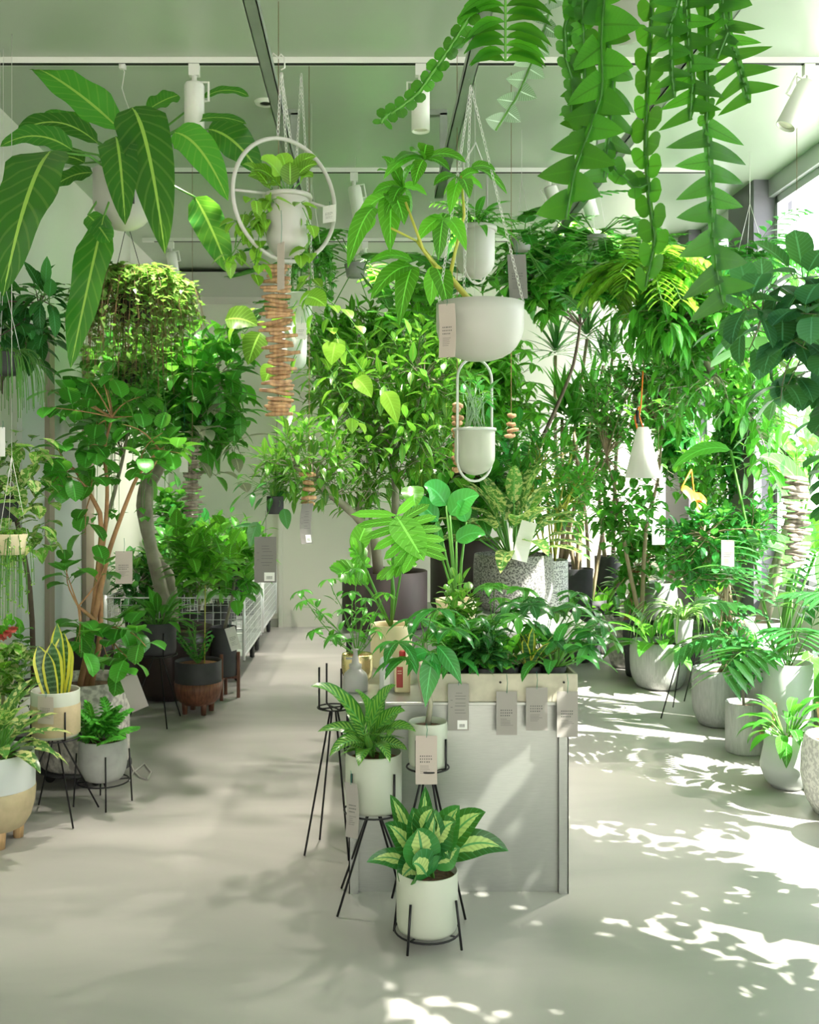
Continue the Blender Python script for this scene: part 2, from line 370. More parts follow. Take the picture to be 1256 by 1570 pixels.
for z in (3.38,): m.box((XR-.02, YF, z), (XR+.14, YB, ZC))
struct('trim_2', m, plain('grey_window_frame', (.5, .5, .52), .4, metal=.4))
m = M(); m.box((XR-.02, YF, 0), (XR+.14, YB, .75)); struct('wall_right', m, WALLM)
PIL = plain('mauve_grey_pillar', (.16, .15, .18), .6)
for i, (a, b_) in enumerate(((6.82, 7.3), (8.2, 8.85))):
    m = M(); m.box((XR-.12, a, .0), (XR+.14, b_, ZC)); struct('wall_pillar' if i == 0 else 'wall_pillar.001', m, PIL)
for i, (a, b_) in enumerate(((-.8, .9), (.9, 2.5), (2.5, 4.1), (4.1, 5.4), (5.4, 6.8), (7.3, 8.2))):
    m = M(); fr = .03
    for y in (a, b_-.0): m.box((XR+.02, y-fr, .75), (XR+.09, y+fr, 3.38))
    m.box((XR+.02, a, .75), (XR+.09, b_, .8)); m.box((XR+.02, a, 2.45), (XR+.09, b_, 2.5)); m.box((XR+.02, a, 3.33), (XR+.09, b_, 3.38))
    wnd = struct('window_%d' % (i+1), m, bpy.data.materials['grey_window_frame'])
    g = M(); g.box((XR+.05, a+fr, .8), (XR+.056, b_-fr, 3.33)); g.build('glass_pane', bpy.data.materials.get('clear_glass') or glassmat('clear_glass', (.95, .97, .96)), wnd, False)
# shop front behind the viewer: tinted glazing
m = M(); m.box((XL-.15, YF-.1, 3.42), (XR+.14, YF, ZC)); m.box((XL-.15, YF-.1, 0), (XR+.14, YF, .1))
for x in (XL, -.4, 1.2, XR): m.box((x-.03, YF-.09, .1), (x+.03, YF-.01, 3.42))
wnd = struct('window_7', m, bpy.data.materials['grey_window_frame'])
g = M(); g.box((XL, YF-.05, .1), (XR, YF-.044, 3.42)); g.build('glass_pane', glassmat('tinted_glass', (.6, .58, .55)), wnd, False)
# back door and left door
DOOR = plain('cream_door', (.66, .66, .57), .5)
m = M(); x0, x1 = (434-CX)*YB/F, (560-CX)*YB/F
m.box((x0, YB-.05, .0), (x1, YB-.01, 2.35)); dr = struct('door_1', m, DOOR)
m = M(); m.box((x0-.04, YB-.07, 0), (x0, YB, 2.4)); m.box((x1, YB-.07, 0), (x1+.04, YB, 2.4)); m.box((x0-.04, YB-.07, 2.35), (x1+.04, YB, 2.4)); m.build('door_frame', WALLM, dr, False)
m = M(); m.box((XL, 5.75, 0), (XL+.03, 7.0, 2.35)); dr = struct('door_2', m, plain('pale_blue_grey_panel', (.62, .66, .64), .5))
m = M()
for a, b_ in ((6.95, 7.15), (6.15, 6.25)): m.box((XL, a, 0), (XL+.06, b_, 2.4))
m.build('door_frame', plain('beige_brown_jamb', (.36, .3, .23), .6), dr, False)
m = M(); m.box((XL, YB-.03, 0), (x0-.05, YB, .08)); struct('baseboard_back', m, WHITE)
# outside
m = M(); m.box((XR+.3, -30, -.15), (60, 60, -.06)); m.box((-30, -40, -.15), (XR+.3, YF-1, -.06)); struct('ground_outside', m, plain('pale_pavement', (.62, .62, .6), .8))
def siding():
    mt, t, N, L, b = nt('white_siding'); tc = N.new('ShaderNodeTexCoord'); wv = N.new('ShaderNodeTexWave'); wv.bands_direction = 'Z'; wv.inputs['Scale'].default_value = 1.1; L.new(tc.outputs['Object'], wv.inputs[0])
    r = N.new('ShaderNodeValToRGB'); r.color_ramp.elements[0].position = .0; r.color_ramp.elements[1].position = .12; r.color_ramp.elements[0].color = (.3, .3, .3, 1); r.color_ramp.elements[1].color = (.62, .6, .58, 1)
    L.new(wv.outputs['Fac'], r.inputs[0]); L.new(r.outputs[0], b.inputs[0]); return mt
bd = thing('building', 'white building with horizontal siding across the street, seen through the side window', 'building', (11, 25, 0))
m = M(); m.box((9, 13, 6.4), (15, 45, 13)); m.build('siding_wall', siding(), bd, False)
m = M(); m.box((9.6, 13.4, -.05), (15, 45, 6.4)); m.build('ground_storey', plain('off_white_render', (.8, .8, .78), .7), bd, False)
DW = plain('dark_window', (.2, .22, .25), .15)
for y in (14, 18, 22): m = M(); m.box((9.55, y, .9), (9.62, y+2.2, 3.2)); m.build('shop_window', DW, bd, False)
car = thing('parked_car', 'pale parked car outside behind the window plants', 'car', (6.2, 14.3, -.06))
m = M(); m.box((5.4, 12.2, .2), (7.1, 16.4, .85)); m.box((5.5, 12.9, .85), (7.0, 15.9, 1.42)); m.build('body', plain('silver_car_paint', (.7, .7, .7), .3), car, False, .08)
m = M(); m.box((5.49, 13.1, .92), (5.51, 14.3, 1.32)); m.box((5.49, 14.45, .92), (5.51, 15.7, 1.32)); m.build('side_window', bpy.data.materials['dark_window'], car, False)
for y in (13.1, 15.5):
    m = M(); m.lathe([(.01, 0), (.31, 0), (.33, .1), (.31, .2), (.01, .2)], (5.38, y, .27), 20, tilt=Matrix.Rotation(pi/2, 3, 'Y')); m.build('wheel', BLACK, car)

# ceiling tracks, spotlights, beams
def track(y, x0, x1, lab):
    t = thing('lighting_track', lab, 'lighting track', ((x0+x1)/2, y, ZC), 'white lighting tracks on the ceiling')
    m = M(); m.box((x0, y-.018, ZC-.03), (x1, y+.018, ZC)); m.build('rail', LAMPW, t, False)
    m = M(); m.box((x0+.1, y-.0185, ZC-.0315), (x1-.05, y+.008, ZC-.0295)); m.build('slot', BLACK, t, False)
track(4.84, -1.98, 2.9, 'nearest white lighting track, running across the ceiling above the hanging planters')
track(6.57, -1.98, 2.28, 'second white lighting track, behind the nearest one on the ceiling')
track(8.5, -1.9, 2.6, 'farthest white lighting track, close to the back wall')
def spot(px, y, length, r, tilt, yaw, lab):
    x = (px-CX)*y/F; t = thing('spotlight', lab, 'spotlight', (x, y, ZC-.03), 'white track spotlights')
    m = M(); m.box((x-.025, y-.018, ZC-.085), (x+.025, y+.018, ZC-.03)); m.tube([(x, y, ZC-.085), (x, y, ZC-.12)], .012, 8); m.build('adapter', LAMPW, t, False)
    c = V((x-.0, y, ZC-.12)); R = Matrix.Rotation(yaw, 3, 'Z') @ Matrix.Rotation(tilt, 3, 'Y')
    m = M(); m.lathe([(.001, 0), (r*.86, 0), (r, -.012), (r, -length), (r*.9, -length), (r*.86, -length+.02), (.001, -length+.04)], c, 28, tilt=R); m.build('lamp_head', LAMPW, t)
    m = M(); m.lathe([(.001, 0), (r*.84, 0), (r*.84, .01)], c+R @ V((0, 0, -length+.012)), 20, tilt=R)
    m.build('lens', plain('lens_glass', (.8, .74, .66), .2) if 'lens_glass' not in bpy.data.materials else bpy.data.materials['lens_glass'], t)
    ld = bpy.data.lights.new('spotlight_bulb', 'SPOT'); ld.energy = 210; ld.spot_size = radians(75); ld.spot_blend = .8; ld.shadow_soft_size = .05; ld.color = (1, .9, .8); lo = link(bpy.data.objects.new('spotlight_bulb', ld))
    lo.parent = t; lo.location = c-V(t.location)+R @ V((0, 0, -length-.03)); lo.rotation_euler = R.to_euler()
    m = M(); s1 = 1 if px < 600 else -1; a = c+V((0, 0, .005))
    m.tube([a, a+R @ V((s1*(r+.02), 0, 0)), a+R @ V((s1*(r+.02), 0, -length*.42)), a+R @ V((s1*(r-.003), 0, -length*.42))], .006, 5); m.build('bracket', LAMPW, t, False)
spot(298, 4.84, .215, .048, 0, 0, 'upright white spotlight on the nearest track, left of the metal beam')
spot(645, 4.84, .23, .044, 0, 0, 'upright white spotlight on the nearest track, just left of the fishbone fronds')
spot(1240, 4.84, .235, .048, radians(28), 0, 'tilted white spotlight at the right end of the nearest track')
spot(543, 6.57, .2, .044, radians(-10), 0, 'white spotlight on the second track, right of the ring planter')
spot(843, 6.57, .2, .044, radians(-22), 0, 'tilted white spotlight on the second track, left of the diagonal beam')
spot(896, 6.57, .2, .044, radians(-18), .3, 'tilted white spotlight on the second track, right of the diagonal beam')
spot(560, 8.5, .2, .044, radians(25), .3, 'small tilted white spotlight on the farthest track, above the back wall')
spot(190, 6.57, .2, .044, radians(-12), .3, 'added white fill spotlight on the second track, hidden behind the anthurium pot')  # extra unseen lamp, added to brighten the left and rear foliage
spot(262, 8.5, .2, .044, radians(-10), .3, 'added white fill spotlight on the farthest track, unseen at the left behind the big leaves')  # second added lamp, kept out of sight, lifts the dark left rear
spot(735, 8.5, .2, .044, radians(12), .3, 'white spotlight on the farthest track, behind the hoop planter')
def beam(x, y0, y1, lab):
    z = H+1.64; t = thing('ceiling_beam', lab, 'beam', (x, (y0+y1)/2, z), 'grey metal hanging beams')
    m = M(); w_ = .024; m.box((x-w_, y0, z-.02), (x+w_, y1, z-.014)); m.box((x-w_, y0, z-.02), (x-w_+.004, y1, z+.025)); m.box((x+w_-.004, y0, z-.02), (x+w_, y1, z+.025)); m.build('channel', GALV, t, False)
    for yy in (5.53, .9):
        m = M(); m.box((x-.02, yy-.02, z-.014), (x+.02, yy+.02, ZC-.02)); m.box((x-.12, yy-.02, ZC-.03), (x+.02, yy+.02, ZC-.0)); m.build('hanger', GALV, t, False)
beam(-.405, -.5, 5.9, 'grey metal beam carrying the ring planter, left one of the three')
beam(.41, -.5, 5.9, 'grey metal beam carrying the white bowl planter, middle one of the three')
beam(1.27, -.5, 7.0, 'long grey metal beam on the right, passing behind the fishbone fronds')
p = P(407, 153, 5.4); t = M(); t.lathe([(.03, ZC-.012), (.055, ZC-.012), (.06, ZC)], (p.x, 5.4, 0), 24); t.lathe([(.001, ZC-.004), (.03, ZC-.006)], (p.x, 5.4, 0), 20, 1)
tagged(t.build('downlight', [LAMPW, BLACK]), 'small round downlight set in the ceiling beside the left beam', 'ceiling light')

# ------------------------------------------------------------------ pots and stands
def prof(style, r, h):
    if style == 'cyl': o = [(.001, 0), (r*.93, 0), (r*.97, .01), (r, .03), (r, h)]
    elif style == 'round': o = [(.001, 0), (r*.6, 0)]+[(r*(.6+.4*sin(pi/2*t)), h*.55*(1-cos(pi/2*t))) for t in (.2, .4, .6, .8, 1)]+[(r, h*.8), (r*.97, h)]
    elif style == 'u': o = [(.001, 0)]+[(r*sin(pi/2*t), r*(1-cos(pi/2*t))*.95) for t in (.25, .45, .65, .85, 1)]+[(r*1.0, h)]
    elif style == 'barrel': o = [(.001, 0), (r*.7, 0), (r*.9, h*.2), (r, h*.5), (r*.98, h*.8), (r*.9, h)]
    elif style == 'cone': o = [(.001, 0), (r*.62, 0), (r*.66, .01), (r, h)]
    elif style == 'taper': o = [(.001, 0), (r*.78, 0), (r*.82, .02), (r, h)]
    elif style == 'dim': o = [(.001, 0), (r*.55, 0), (r*.8, h*.12), (r*.98, h*.34), (r*1.0, h*.42), (r*.86, h*.75), (r*.8, h)]
    rt = o[-1][0]; th = max(.004, r*.05)
    return o+[(rt-th*.4, h+.003), (rt-th, h), (rt-th-.001, h*.86)], rt-th
def pot(root, c, r, h, style, mat, soil=SOIL, seg=40, name='pot'):
    pr, ri = prof(style, r, h); m = M(); m.lathe(pr, c, seg); o = m.build(name, mat, root)
    m = M(); m.lathe([(.001, h*.88+.006), (ri*.5, h*.88+.004), (ri*1.0, h*.875)], c, 24); m.build('soil', soil, root)
    return o
def rod(m, a, b, r=.004): m.tube([a, b], r, 6)
def stand(px, d, r, z, splay, lab, up=.1, rot=.4, n=4, name='plant_stand', mat=BLK, rr=.0042, cross=False, gp='black steel plant stands'):
    x = (px-CX)*d/F; t = thing(name, lab, 'plant stand', (x, d, 0), gp); R = r+rr+.001
    m = M(); ring = [(x+R*cos(a), d+R*sin(a), z-.006) for a in [2*pi*i/28 for i in range(28)]]; m.tube(ring, rr*.8, 6, closed=True)
    m.tube([(x-R*cos(rot), d-R*sin(rot), z-.006), (x+R*cos(rot), d+R*sin(rot), z-.006)], rr*.8, 6); m.tube([(x+R*sin(rot), d-R*cos(rot), z-.006), (x-R*sin(rot), d+R*cos(rot), z-.006)], rr*.8, 6); m.build('ring', mat, t)
    for i in range(n):
        a = rot+2*pi*i/n; c_, s_ = cos(a), sin(a); m = M()
        if cross: pts = [(x+c_*R, d+s_*R, z+up), (x+c_*R, d+s_*R, z), (x+c_*R*.25, d+s_*R*.25, z-.02), (x+c_*splay, d+s_*splay, .003)]
        else: pts = [(x+c_*R, d+s_*R, z+up), (x+c_*splay, d+s_*splay, .003)]
        m.tube(pts, rr, 6); m.build('leg', mat, t)
    return x, d
def card(px, py, d, wpx, hpx, lab, mat=PAPER, rz=0, curl=.0, sticker=False, string=18, tilt=0, stc=STR, text=True, name='price_tag', gp='paper price tags hanging from the plants'):
    """hanging paper tag; px,py is its top centre"""
    c = P(px, py, d); w_, h_ = wpx*d/F, hpx*d/F; t = thing(name, lab, 'price tag', c, gp); R = Matrix.Rotation(rz, 3, 'Z') @ Matrix.Rotation(tilt, 3, 'Y')
    def at(u, v, off=0): return c+R @ V((u*w_, -.0012-off+curl*sin(pi*v*.9)*h_, -v*h_))
    m = M(); n = 8
    for off in (0, -.0009):
        for i in range(n+1): m.v += [at(-.5, i/n, off), at(.5, i/n, off)]
    b2 = 2*(n+1)
    for i in range(n): a = 2*i; m.quad([a, a+1, a+3, a+2]); m.quad([b2+a, b2+a+2, b2+a+3, b2+a+1]); m.quad([a, a+2, b2+a+2, b2+a]); m.quad([a+1, b2+a+1, b2+a+3, a+3])
    m.quad([0, b2, b2+1, 1]); m.quad([2*n, 2*n+1, b2+2*n+1, b2+2*n]); m.build('card', mat, t, False)
    if text:
        m = M()
        def dash(u0, u1, v, hh):
            k = len(m.v); m.v += [at(u0, v, .0006), at(u1, v, .0006), at(u1, v+hh, .0006), at(u0, v+hh, .0006)]; m.quad([k, k+1, k+2, k+3])
        if sticker:
            for r_ in range(9):
                u0 = -.38 if r_ in (3, 6) else rnd(-.2, -.1); dash(u0, u0+rnd(.3, .55) if r_ not in (3, 6) else u0+.1, .2+r_*.05+.01*(r_ % 3), .008)
        else:
            for r_, nl in enumerate((6, 6, 5)):
                for k_ in range(nl): u = -.3+k_*.1; dash(u, u+rnd(.045, .07), .42+r_*.06, .022)
            for r_ in range(5): dash(-.3, rnd(.0, .32), .63+r_*.035, .006)
        m.build('printed_text', INK, t, False)
    if sticker:
        m = M(); [m.v.append(at(u, v, .0007)) for u, v in ((-.05, .78), (.42, .78), (.42, .97), (-.05, .97))]; m.quad([0, 1, 2, 3]); st = m.build('barcode_sticker', PAPERW, t, False)
        m = M()
        for i in range(9):
            u = .05+i*.03; k = len(m.v); m.v += [at(u, .86, .0012), at(u+rnd(.008, .02), .86, .0012), at(u+.012, .93, .0012), at(u, .93, .0012)]; m.quad([k, k+1, k+2, k+3])
        m.build('barcode', INK, st, False)
    if string:
        m = M(); m.tube([c+V((0, -.001, -.006)), c+V((.003, 0, string*d/F*.5)), c+V((0, .004, string*d/F))], .0012, 4); m.build('string', stc, t)
    return t
def chain(m, a, b, r=.0055):
    a, b = V(a), V(b); n = max(2, int((b-a).length/(r*3.2))); t = (b-a).normalized(); s1 = t.orthogonal().normalized(); s2 = t.cross(s1)
    for i in range(n):
        c = a.lerp(b, (i+.5)/n); s_ = s1 if i % 2 else s2
        m.tube([c+t*cos(q)*r*2.1+s_*sin(q)*r for q in [2*pi*k/8 for k in range(8)]], r*.28, 4, closed=True)
def plant(name, lab, cat='potted plant', loc=(0, 0, 0), group=None): return thing(name, lab, cat, loc, group)
def fin(root, fm, lm, wm=None, tm=None, sm=STEM):
    if fm is not None and fm.f: fm.build('foliage', [lm, sm], root)
    if wm is not None and wm.f: wm.build('trunk', tm, root)
def X(px, d): return (px-CX)*d/F

# ------------------------------------------------------------------ centre: steel counter, rear table, planter box
DC = 3.63; ZT = .69; cx0, cx1 = X(535, DC), X(872, DC)
t = thing('display_counter', 'brushed steel display counter standing in the middle of the floor', 'counter', ((cx0+cx1)/2, 4.1, 0))
m = M(); m.box((cx0-.01, DC-.01, ZT-.012), (cx1+.0, 5.16, ZT)); m.build('counter_top', STEEL, t, False, .002)
m = M(); m.box((cx0+.03, DC+.02, 0), (cx1-.03, DC+.026, ZT-.012)); m.build('front_panel', STEEL, t, False)
for sx, nm in ((cx0, 0), (cx1-.004, 1)):
    m = M(); m.box((sx, DC, 0), (sx+.004, 5.15, ZT-.012)); m.box((sx if nm == 0 else sx-.03, DC, 0), (sx+.034 if nm == 0 else sx+.004, DC+.004, ZT-.012)); m.build('side_panel', STEEL, t, False)
t = thing('display_table', 'low steel table behind the counter carrying the large pots', 'table', (.35, 5.6, 0))
m = M(); m.box((-.17, 5.2, .66), (1.2, 6.5, .69)); m.build('table_top', STEEL, t, False)
for x in (-.1, .82):
    for y in (5.25, 6.45): m = M(); m.box((x-.015, y-.015, 0), (x+.015, y+.015, .66)); m.build('leg', BLK, t, False)
bx0, bx1 = X(648, DC+.02), X(886, DC)
t = thing('planter_box', 'pale fibre cement box full of small potted plants on the counter', 'planter box', ((bx0+bx1)/2, DC+.2, ZT))
m = M(); y0, y1 = DC+.0, DC+.42; z1 = ZT+.1; th = .012
m.box((bx0, y0, ZT), (bx1, y0+th, z1)); m.box((bx0, y1-th, ZT), (bx1, y1, z1)); m.box((bx0, y0+th, ZT), (bx0+th, y1-th, z1)); m.box((bx1-th, y0+th, ZT), (bx1, y1-th, z1)); m.box((bx0+th, y0+th, ZT), (bx1-th, y1-th, ZT+.027)); m.build('box', BOXC, t, False, .002)
for x in (bx0+.05, (bx0+bx1)/2, bx1-.05):
    m = M(); m.lathe([(.001, 0), (.004, 0), (.004, .002), (.001, .002)], (x, y0-.001, z1-.03), 10, tilt=Matrix.Rotation(pi/2, 3, 'X')); m.build('screw', BLK, t)

# front white pots
def potted(name, lab, px, d, r, h, z, style, mat, soil=SOIL, cat='potted plant', group=None):
    x = X(px, d); t = thing(name, lab, cat, (x, d, z), group); pot(t, (x, d, z), r, h, style, mat, soil); return t, V((x, d, z+h*.88))
stand(655, 3.26, .1, .045, .125, 'low black wire stand under the cream-centred dumb cane pot, nearest on the floor', up=.11, rot=1.0)
t, c = potted('potted_dumb_cane', 'dumb cane with cream-centred leaves in a white cylinder pot, nearest plant on the floor', 655, 3.26, .099, .185, .045, 'cyl', POTW)
f = M()
for (b, e, w_, ar) in (((648, 1330), (652, 1205), 34, .05), ((640, 1330), (598, 1218), 30, .1), ((650, 1300), (632, 1238), 52, .0), ((668, 1320), (705, 1235), 50, .1), ((660, 1310), (690, 1318), 46, .3), ((672, 1315), (745, 1245), 46, .12),
        ((678, 1318), (780, 1305), 46, .18), ((640, 1335), (562, 1322), 32, .16), ((648, 1330), (612, 1352), 50, .2), ((645, 1325), (590, 1262), 40, .1), ((662, 1330), (668, 1240), 40, .05), ((664, 1330), (706, 1300), 44, .1), ((655, 1335), (665, 1290), 40, .05)):
    dd = 3.26-rnd(.0, .1); B = P(*b, dd+.05); T = P(*e, dd+rnd(-.06, .06)); f.tube([c+V((rnd(-.02, .02), rnd(-.02, .02), 0)), (c+B)/2+V((0, 0, .02)), B], .005, 5, 1)
    B = B.lerp(T, .0); bigleaf(f, B, T, w_*3.2/F, ovate, ar, nh=V((rnd(-.4, .4), -1, rnd(.2, .9))), fold=.2, wave=.04)
for (b, e, w_) in (((650, 1340), (640, 1270), 58), ((655, 1345), (632, 1325), 60), ((655, 1310), (700, 1260), 52), ((645, 1290), (665, 1240), 40)):
    bigleaf(f, P(*b, 3.2), P(*e, 3.12), w_*3.2/F, ovate, .14, nh=V((rnd(-.3, .3), -1, .4)), wave=.04)
fin(t, f, LDIE)
stand(573, 3.55, .099, .335, .17, 'tall black wire stand under the pinstripe calathea pot in front of the counter', up=.14, rot=.75, cross=True)
t, c = potted('potted_calathea', 'pinstripe-leaved calathea in a white cylinder pot on a tall wire stand', 573, 3.55, .099, .195, .335, 'cyl', POTW, BARK)
f = M()
for (b, e, w_) in (((560, 1120), (476, 1052), 34), ((565, 1125), (607, 1050), 30), ((560, 1130), (487, 1122), 22), ((570, 1130), (622, 1090), 28), ((572, 1135), (638, 1122), 28), ((560, 1140), (505, 1160), 26), ((575, 1145), (625, 1150), 24), ((565, 1150), (550, 1175), 26), ((568, 1110), (545, 1060), 30), ((570, 1115), (585, 1065), 28), ((575, 1125), (600, 1110), 30), ((560, 1150), (520, 1140), 26), ((575, 1140), (598, 1170), 24), ((562, 1135), (530, 1090), 28)):
    B = P(*b, 3.52); T = P(*e, 3.5+rnd(-.15, .1)); f.tube([c, (c+B)/2, B], .003, 4, 1); bigleaf(f, B, T, w_*3.5/F, ovate, .14, nh=V((rnd(-.3, .3), -.7, 1)), seg=9, fold=.3)
for i in range(26): put(f, c+V((rnd(-.05, .05), rnd(-.05, .05), rnd(0, .08))), rvec(0, .9), 'lance', .11, .035)
fin(t, f, LCAL)
stand(656, 3.5, .068, .5, .15, 'slim black wire stand under the small money tree pot against the counter', up=.1, rot=.95, cross=True)
t, c = potted('potted_money_tree', 'young money tree in a small white pot on a slim stand before the counter', 656, 3.5, .067, .15, .5, 'cyl', POTW, SOIL)
wd = M(); top = P(652, 985, 3.5); wd.tube([c, P(660, 1080, 3.5), P(655, 1030, 3.5), top], [.011, .009, .007, .005], 8); f = M()
for e in ((610, 985), (640, 950), (690, 965), (700, 1010), (655, 1000), (625, 1010), (670, 935)):
    q = P(*e, 3.5+rnd(-.12, .12)); f.tube([top, (top+q)/2+V((0, 0, .03)), q], .003, 4, 1)
    for k in range(6): a = k*pi/3+rnd(-.3, .3); f.leaf(q, V((cos(a), sin(a), .0)), rnd(.09, .16), .042, lance, 1.1, .25, 6)
bigleaf(f, P(665, 1000, 3.45), P(652, 1085, 3.4), .07, lance, .08); bigleaf(f, P(670, 990, 3.45), P(708, 1050, 3.4), .06, lance, .1); bigleaf(f, P(655, 1000, 3.45), P(622, 1020, 3.4), .05, lance, .1)
fin(t, f, LEM, wd, TRKG)
stand(512, 4.05, .06, .58, .13, 'empty tall black wire stand at the left end of the counter', up=.16, rot=.5, cross=True)
card(654, 1128, 3.42, 33, 75, 'pinkish paper tag over the small money tree pot', PAPERP, curl=.06)
card(538, 1200, 3.43, 22, 85, 'narrow grey tag hanging on the left side of the calathea pot', PAPER, rz=-.5, curl=.08)
card(703, 1048, 3.61, 32, 72, 'grey tag with a white barcode sticker at the left end of the planter box', PAPER, sticker=True, string=14)
card(777, 1060, 3.61, 32, 67, 'grey paper tag in the middle of the planter box front, left of the higher tag', PAPER, string=26)
card(823, 1054, 3.61, 33, 66, 'grey paper tag on the planter box front, second from its right end', PAPER, string=24)
card(870, 1060, 3.6, 32, 70, 'darker grey tag hanging from the right corner of the planter box', PAPER, string=26)
# small pots inside the box
SM = (('potted_aglaonema', 705, .12, 'bushy little plant at the left end of the planter box', LGR, 'bush'), ('potted_coffee_seedling', 742, .05, 'small dark-leaved seedling second from left in the planter box', LDK, 'bush'),
      ('potted_snake_plant', 812, .08, 'small yellow-edged striped snake plant near the middle of the planter box', LSAN, 'san'), ('potted_pothos', 778, .07, 'little bright heart-leaved plant right of centre-left in the planter box', LBR, 'heart'),
      ('potted_peace_lily', 850, .08, 'drooping glossy plant at the right end of the planter box', LEM, 'ros'), ('potted_umbrella_plant', 760, .3, 'umbrella plant with spread fingered leaves at the back of the planter box', LGR, 'palm'),
      ('potted_hoya', 830, .3, 'tall dark bushy plant at the back right of the planter box', LDK, 'palm'), ('potted_fern_bush', 705, .3, 'fine leaved bushy plant at the back left of the planter box', LCRO, 'bush'))
for (nm, px, dy, lab, lm, k) in SM:
    d = DC+dy; x = X(px, d); t = thing(nm, lab, 'potted plant', (x, d, ZT+.03)); r = .044
    pot(t, (x, d, ZT+.028), r, .086, 'taper', BLACK, BARK); c = V((x, d, ZT+.105)); f = M(); hh = .1 if dy < .2 else .2
    if k == 'san': rosette(f, c, 14, .17, .03, sans, .05, .9, .4, seg=5)
    elif k == 'ros': rosette(f, c, 22, .13, .05, ovate, .1, 1.3, 1.3, pet=.1)
    elif k == 'palm':
        for i in range(22 if dy > .2 else 12): e = rvec(.1, 1); f.tube([c, c+e*hh], .002, 3, 1); put(f, c+e*hh, e, 'palm5', .095, .04)
    elif k == 'heart':
        for i in range(22): e = rvec(.1, 1); f.tube([c, c+e*.09], .0015, 3, 1); put(f, c+e*.09*rnd(.5, 1), e, 'ovate', .06, .045)
    else: crown(f, None, [c], c+V((0, -.02, hh*.85)), (.09, .08, hh*.8), 40, 'ovate', .055, .028, 6)
    fin(t, f, lm)
# things on the counter
t = thing('potted_schefflera', 'bushy little umbrella plant in a gold bowl pot on the left of the counter', 'potted plant', P(548, 1040, 4.0)); x, d = X(548, 4.0), 4.0
pot(t, (x, d, ZT), .063, .105, 'round', BRASS, BARK); c = V((x, d, ZT+.1)); f = M()
for e in ((470, 920), (478, 935), (510, 905), (490, 975), (540, 920), (560, 930), (575, 950), (530, 950), (500, 950), (545, 890), (520, 985), (570, 980), (585, 925), (555, 960)):
    q = P(*e, d+rnd(-.15, .15)); f.tube(curve(c, q, 4, .05), .0022, 4, 1, cap=False); put(f, q-(q-c).normalized()*.02, q-c, 'palm5', .065, .026)
    for _ in range(3): put(f, c.lerp(q, rnd(.4, .9)), rvec(0, 1), 'ovate', .055, .025)
fin(t, f, LGR)
t = thing('potted_monstera', 'monstera with split leaves in a tall cream pot on the counter', 'potted plant', P(600, 1020, 4.3)); x, d = X(600, 4.3), 4.3
pot(t, (x, d, ZT), .088, .18, 'cyl', CREAM, BARK); c = V((x, d, ZT+.165)); f = M()
def mon(b, e, w_, holes=True):
    B, T = P(*b, d-.05), P(*e, d-.2); f.tube([c, (c+B)/2+V((rnd(-.02, .02), 0, .02)), B], .006, 6, 1); dd = T-B; L = dd.length; W_ = w_*d/F
    cs = [B+dd*k/8 for k in range(9)]; nh = V((.2, -1, .6)); f.strip(cs, W_*.42, nh, ovate, .08, 0, 0, 3); sd_ = dd.normalized().cross(nh.normalized())
    for i in range(7):
        for sg in (-1, 1): f.leaf(cs[i], sd_*sg+dd.normalized()*(-.5+.22*i), W_*(.56-.03*i), L*.15, oblong, .35, .1, 5, up=nh)
mon((608, 790), (650, 860), 125); mon((560, 870), (540, 835), 60); mon((545, 875), (515, 880), 55); mon((600, 868), (640, 858), 60)
for b, e, w_ in (((640, 775), (625, 800), 0),): pass
bigleaf(f, P(630, 745, 4.4), P(637, 778, 4.3), .1, ovate, .05); f.tube([c, P(620, 850, 4.4), P(632, 750, 4.4)], .005, 5, 1)
bigleaf(f, P(545, 850, 4.3), P(566, 800, 4.4), .09, ovate, .1); fin(t, f, LBR)
t = thing('spray_bottle', 'grey pump spray bottle on the counter before the gold bowl pot', 'spray bottle', (X(545, 3.82), 3.82, ZT)); x, d = X(545, 3.82), 3.82
m = M(); m.lathe([(.001, 0), (.046, 0), (.048, .005), (.048, .045), (.042, .065), (.026, .08), (.022, .084), (.022, .092)], (x, d, ZT), 32); m.build('bottle', SPRAY, t)
m = M(); m.lathe([(.024, .088), (.024, .1), (.014, .104), (.012, .128), (.009, .13), (.008, .15), (.012, .153), (.012, .157), (.001, .158)], (x, d, ZT), 24); m.tube([(x, d, ZT+.12), (x-.035, d-.005, ZT+.122)], .0045, 8); m.build('pump', SPRAY, t)
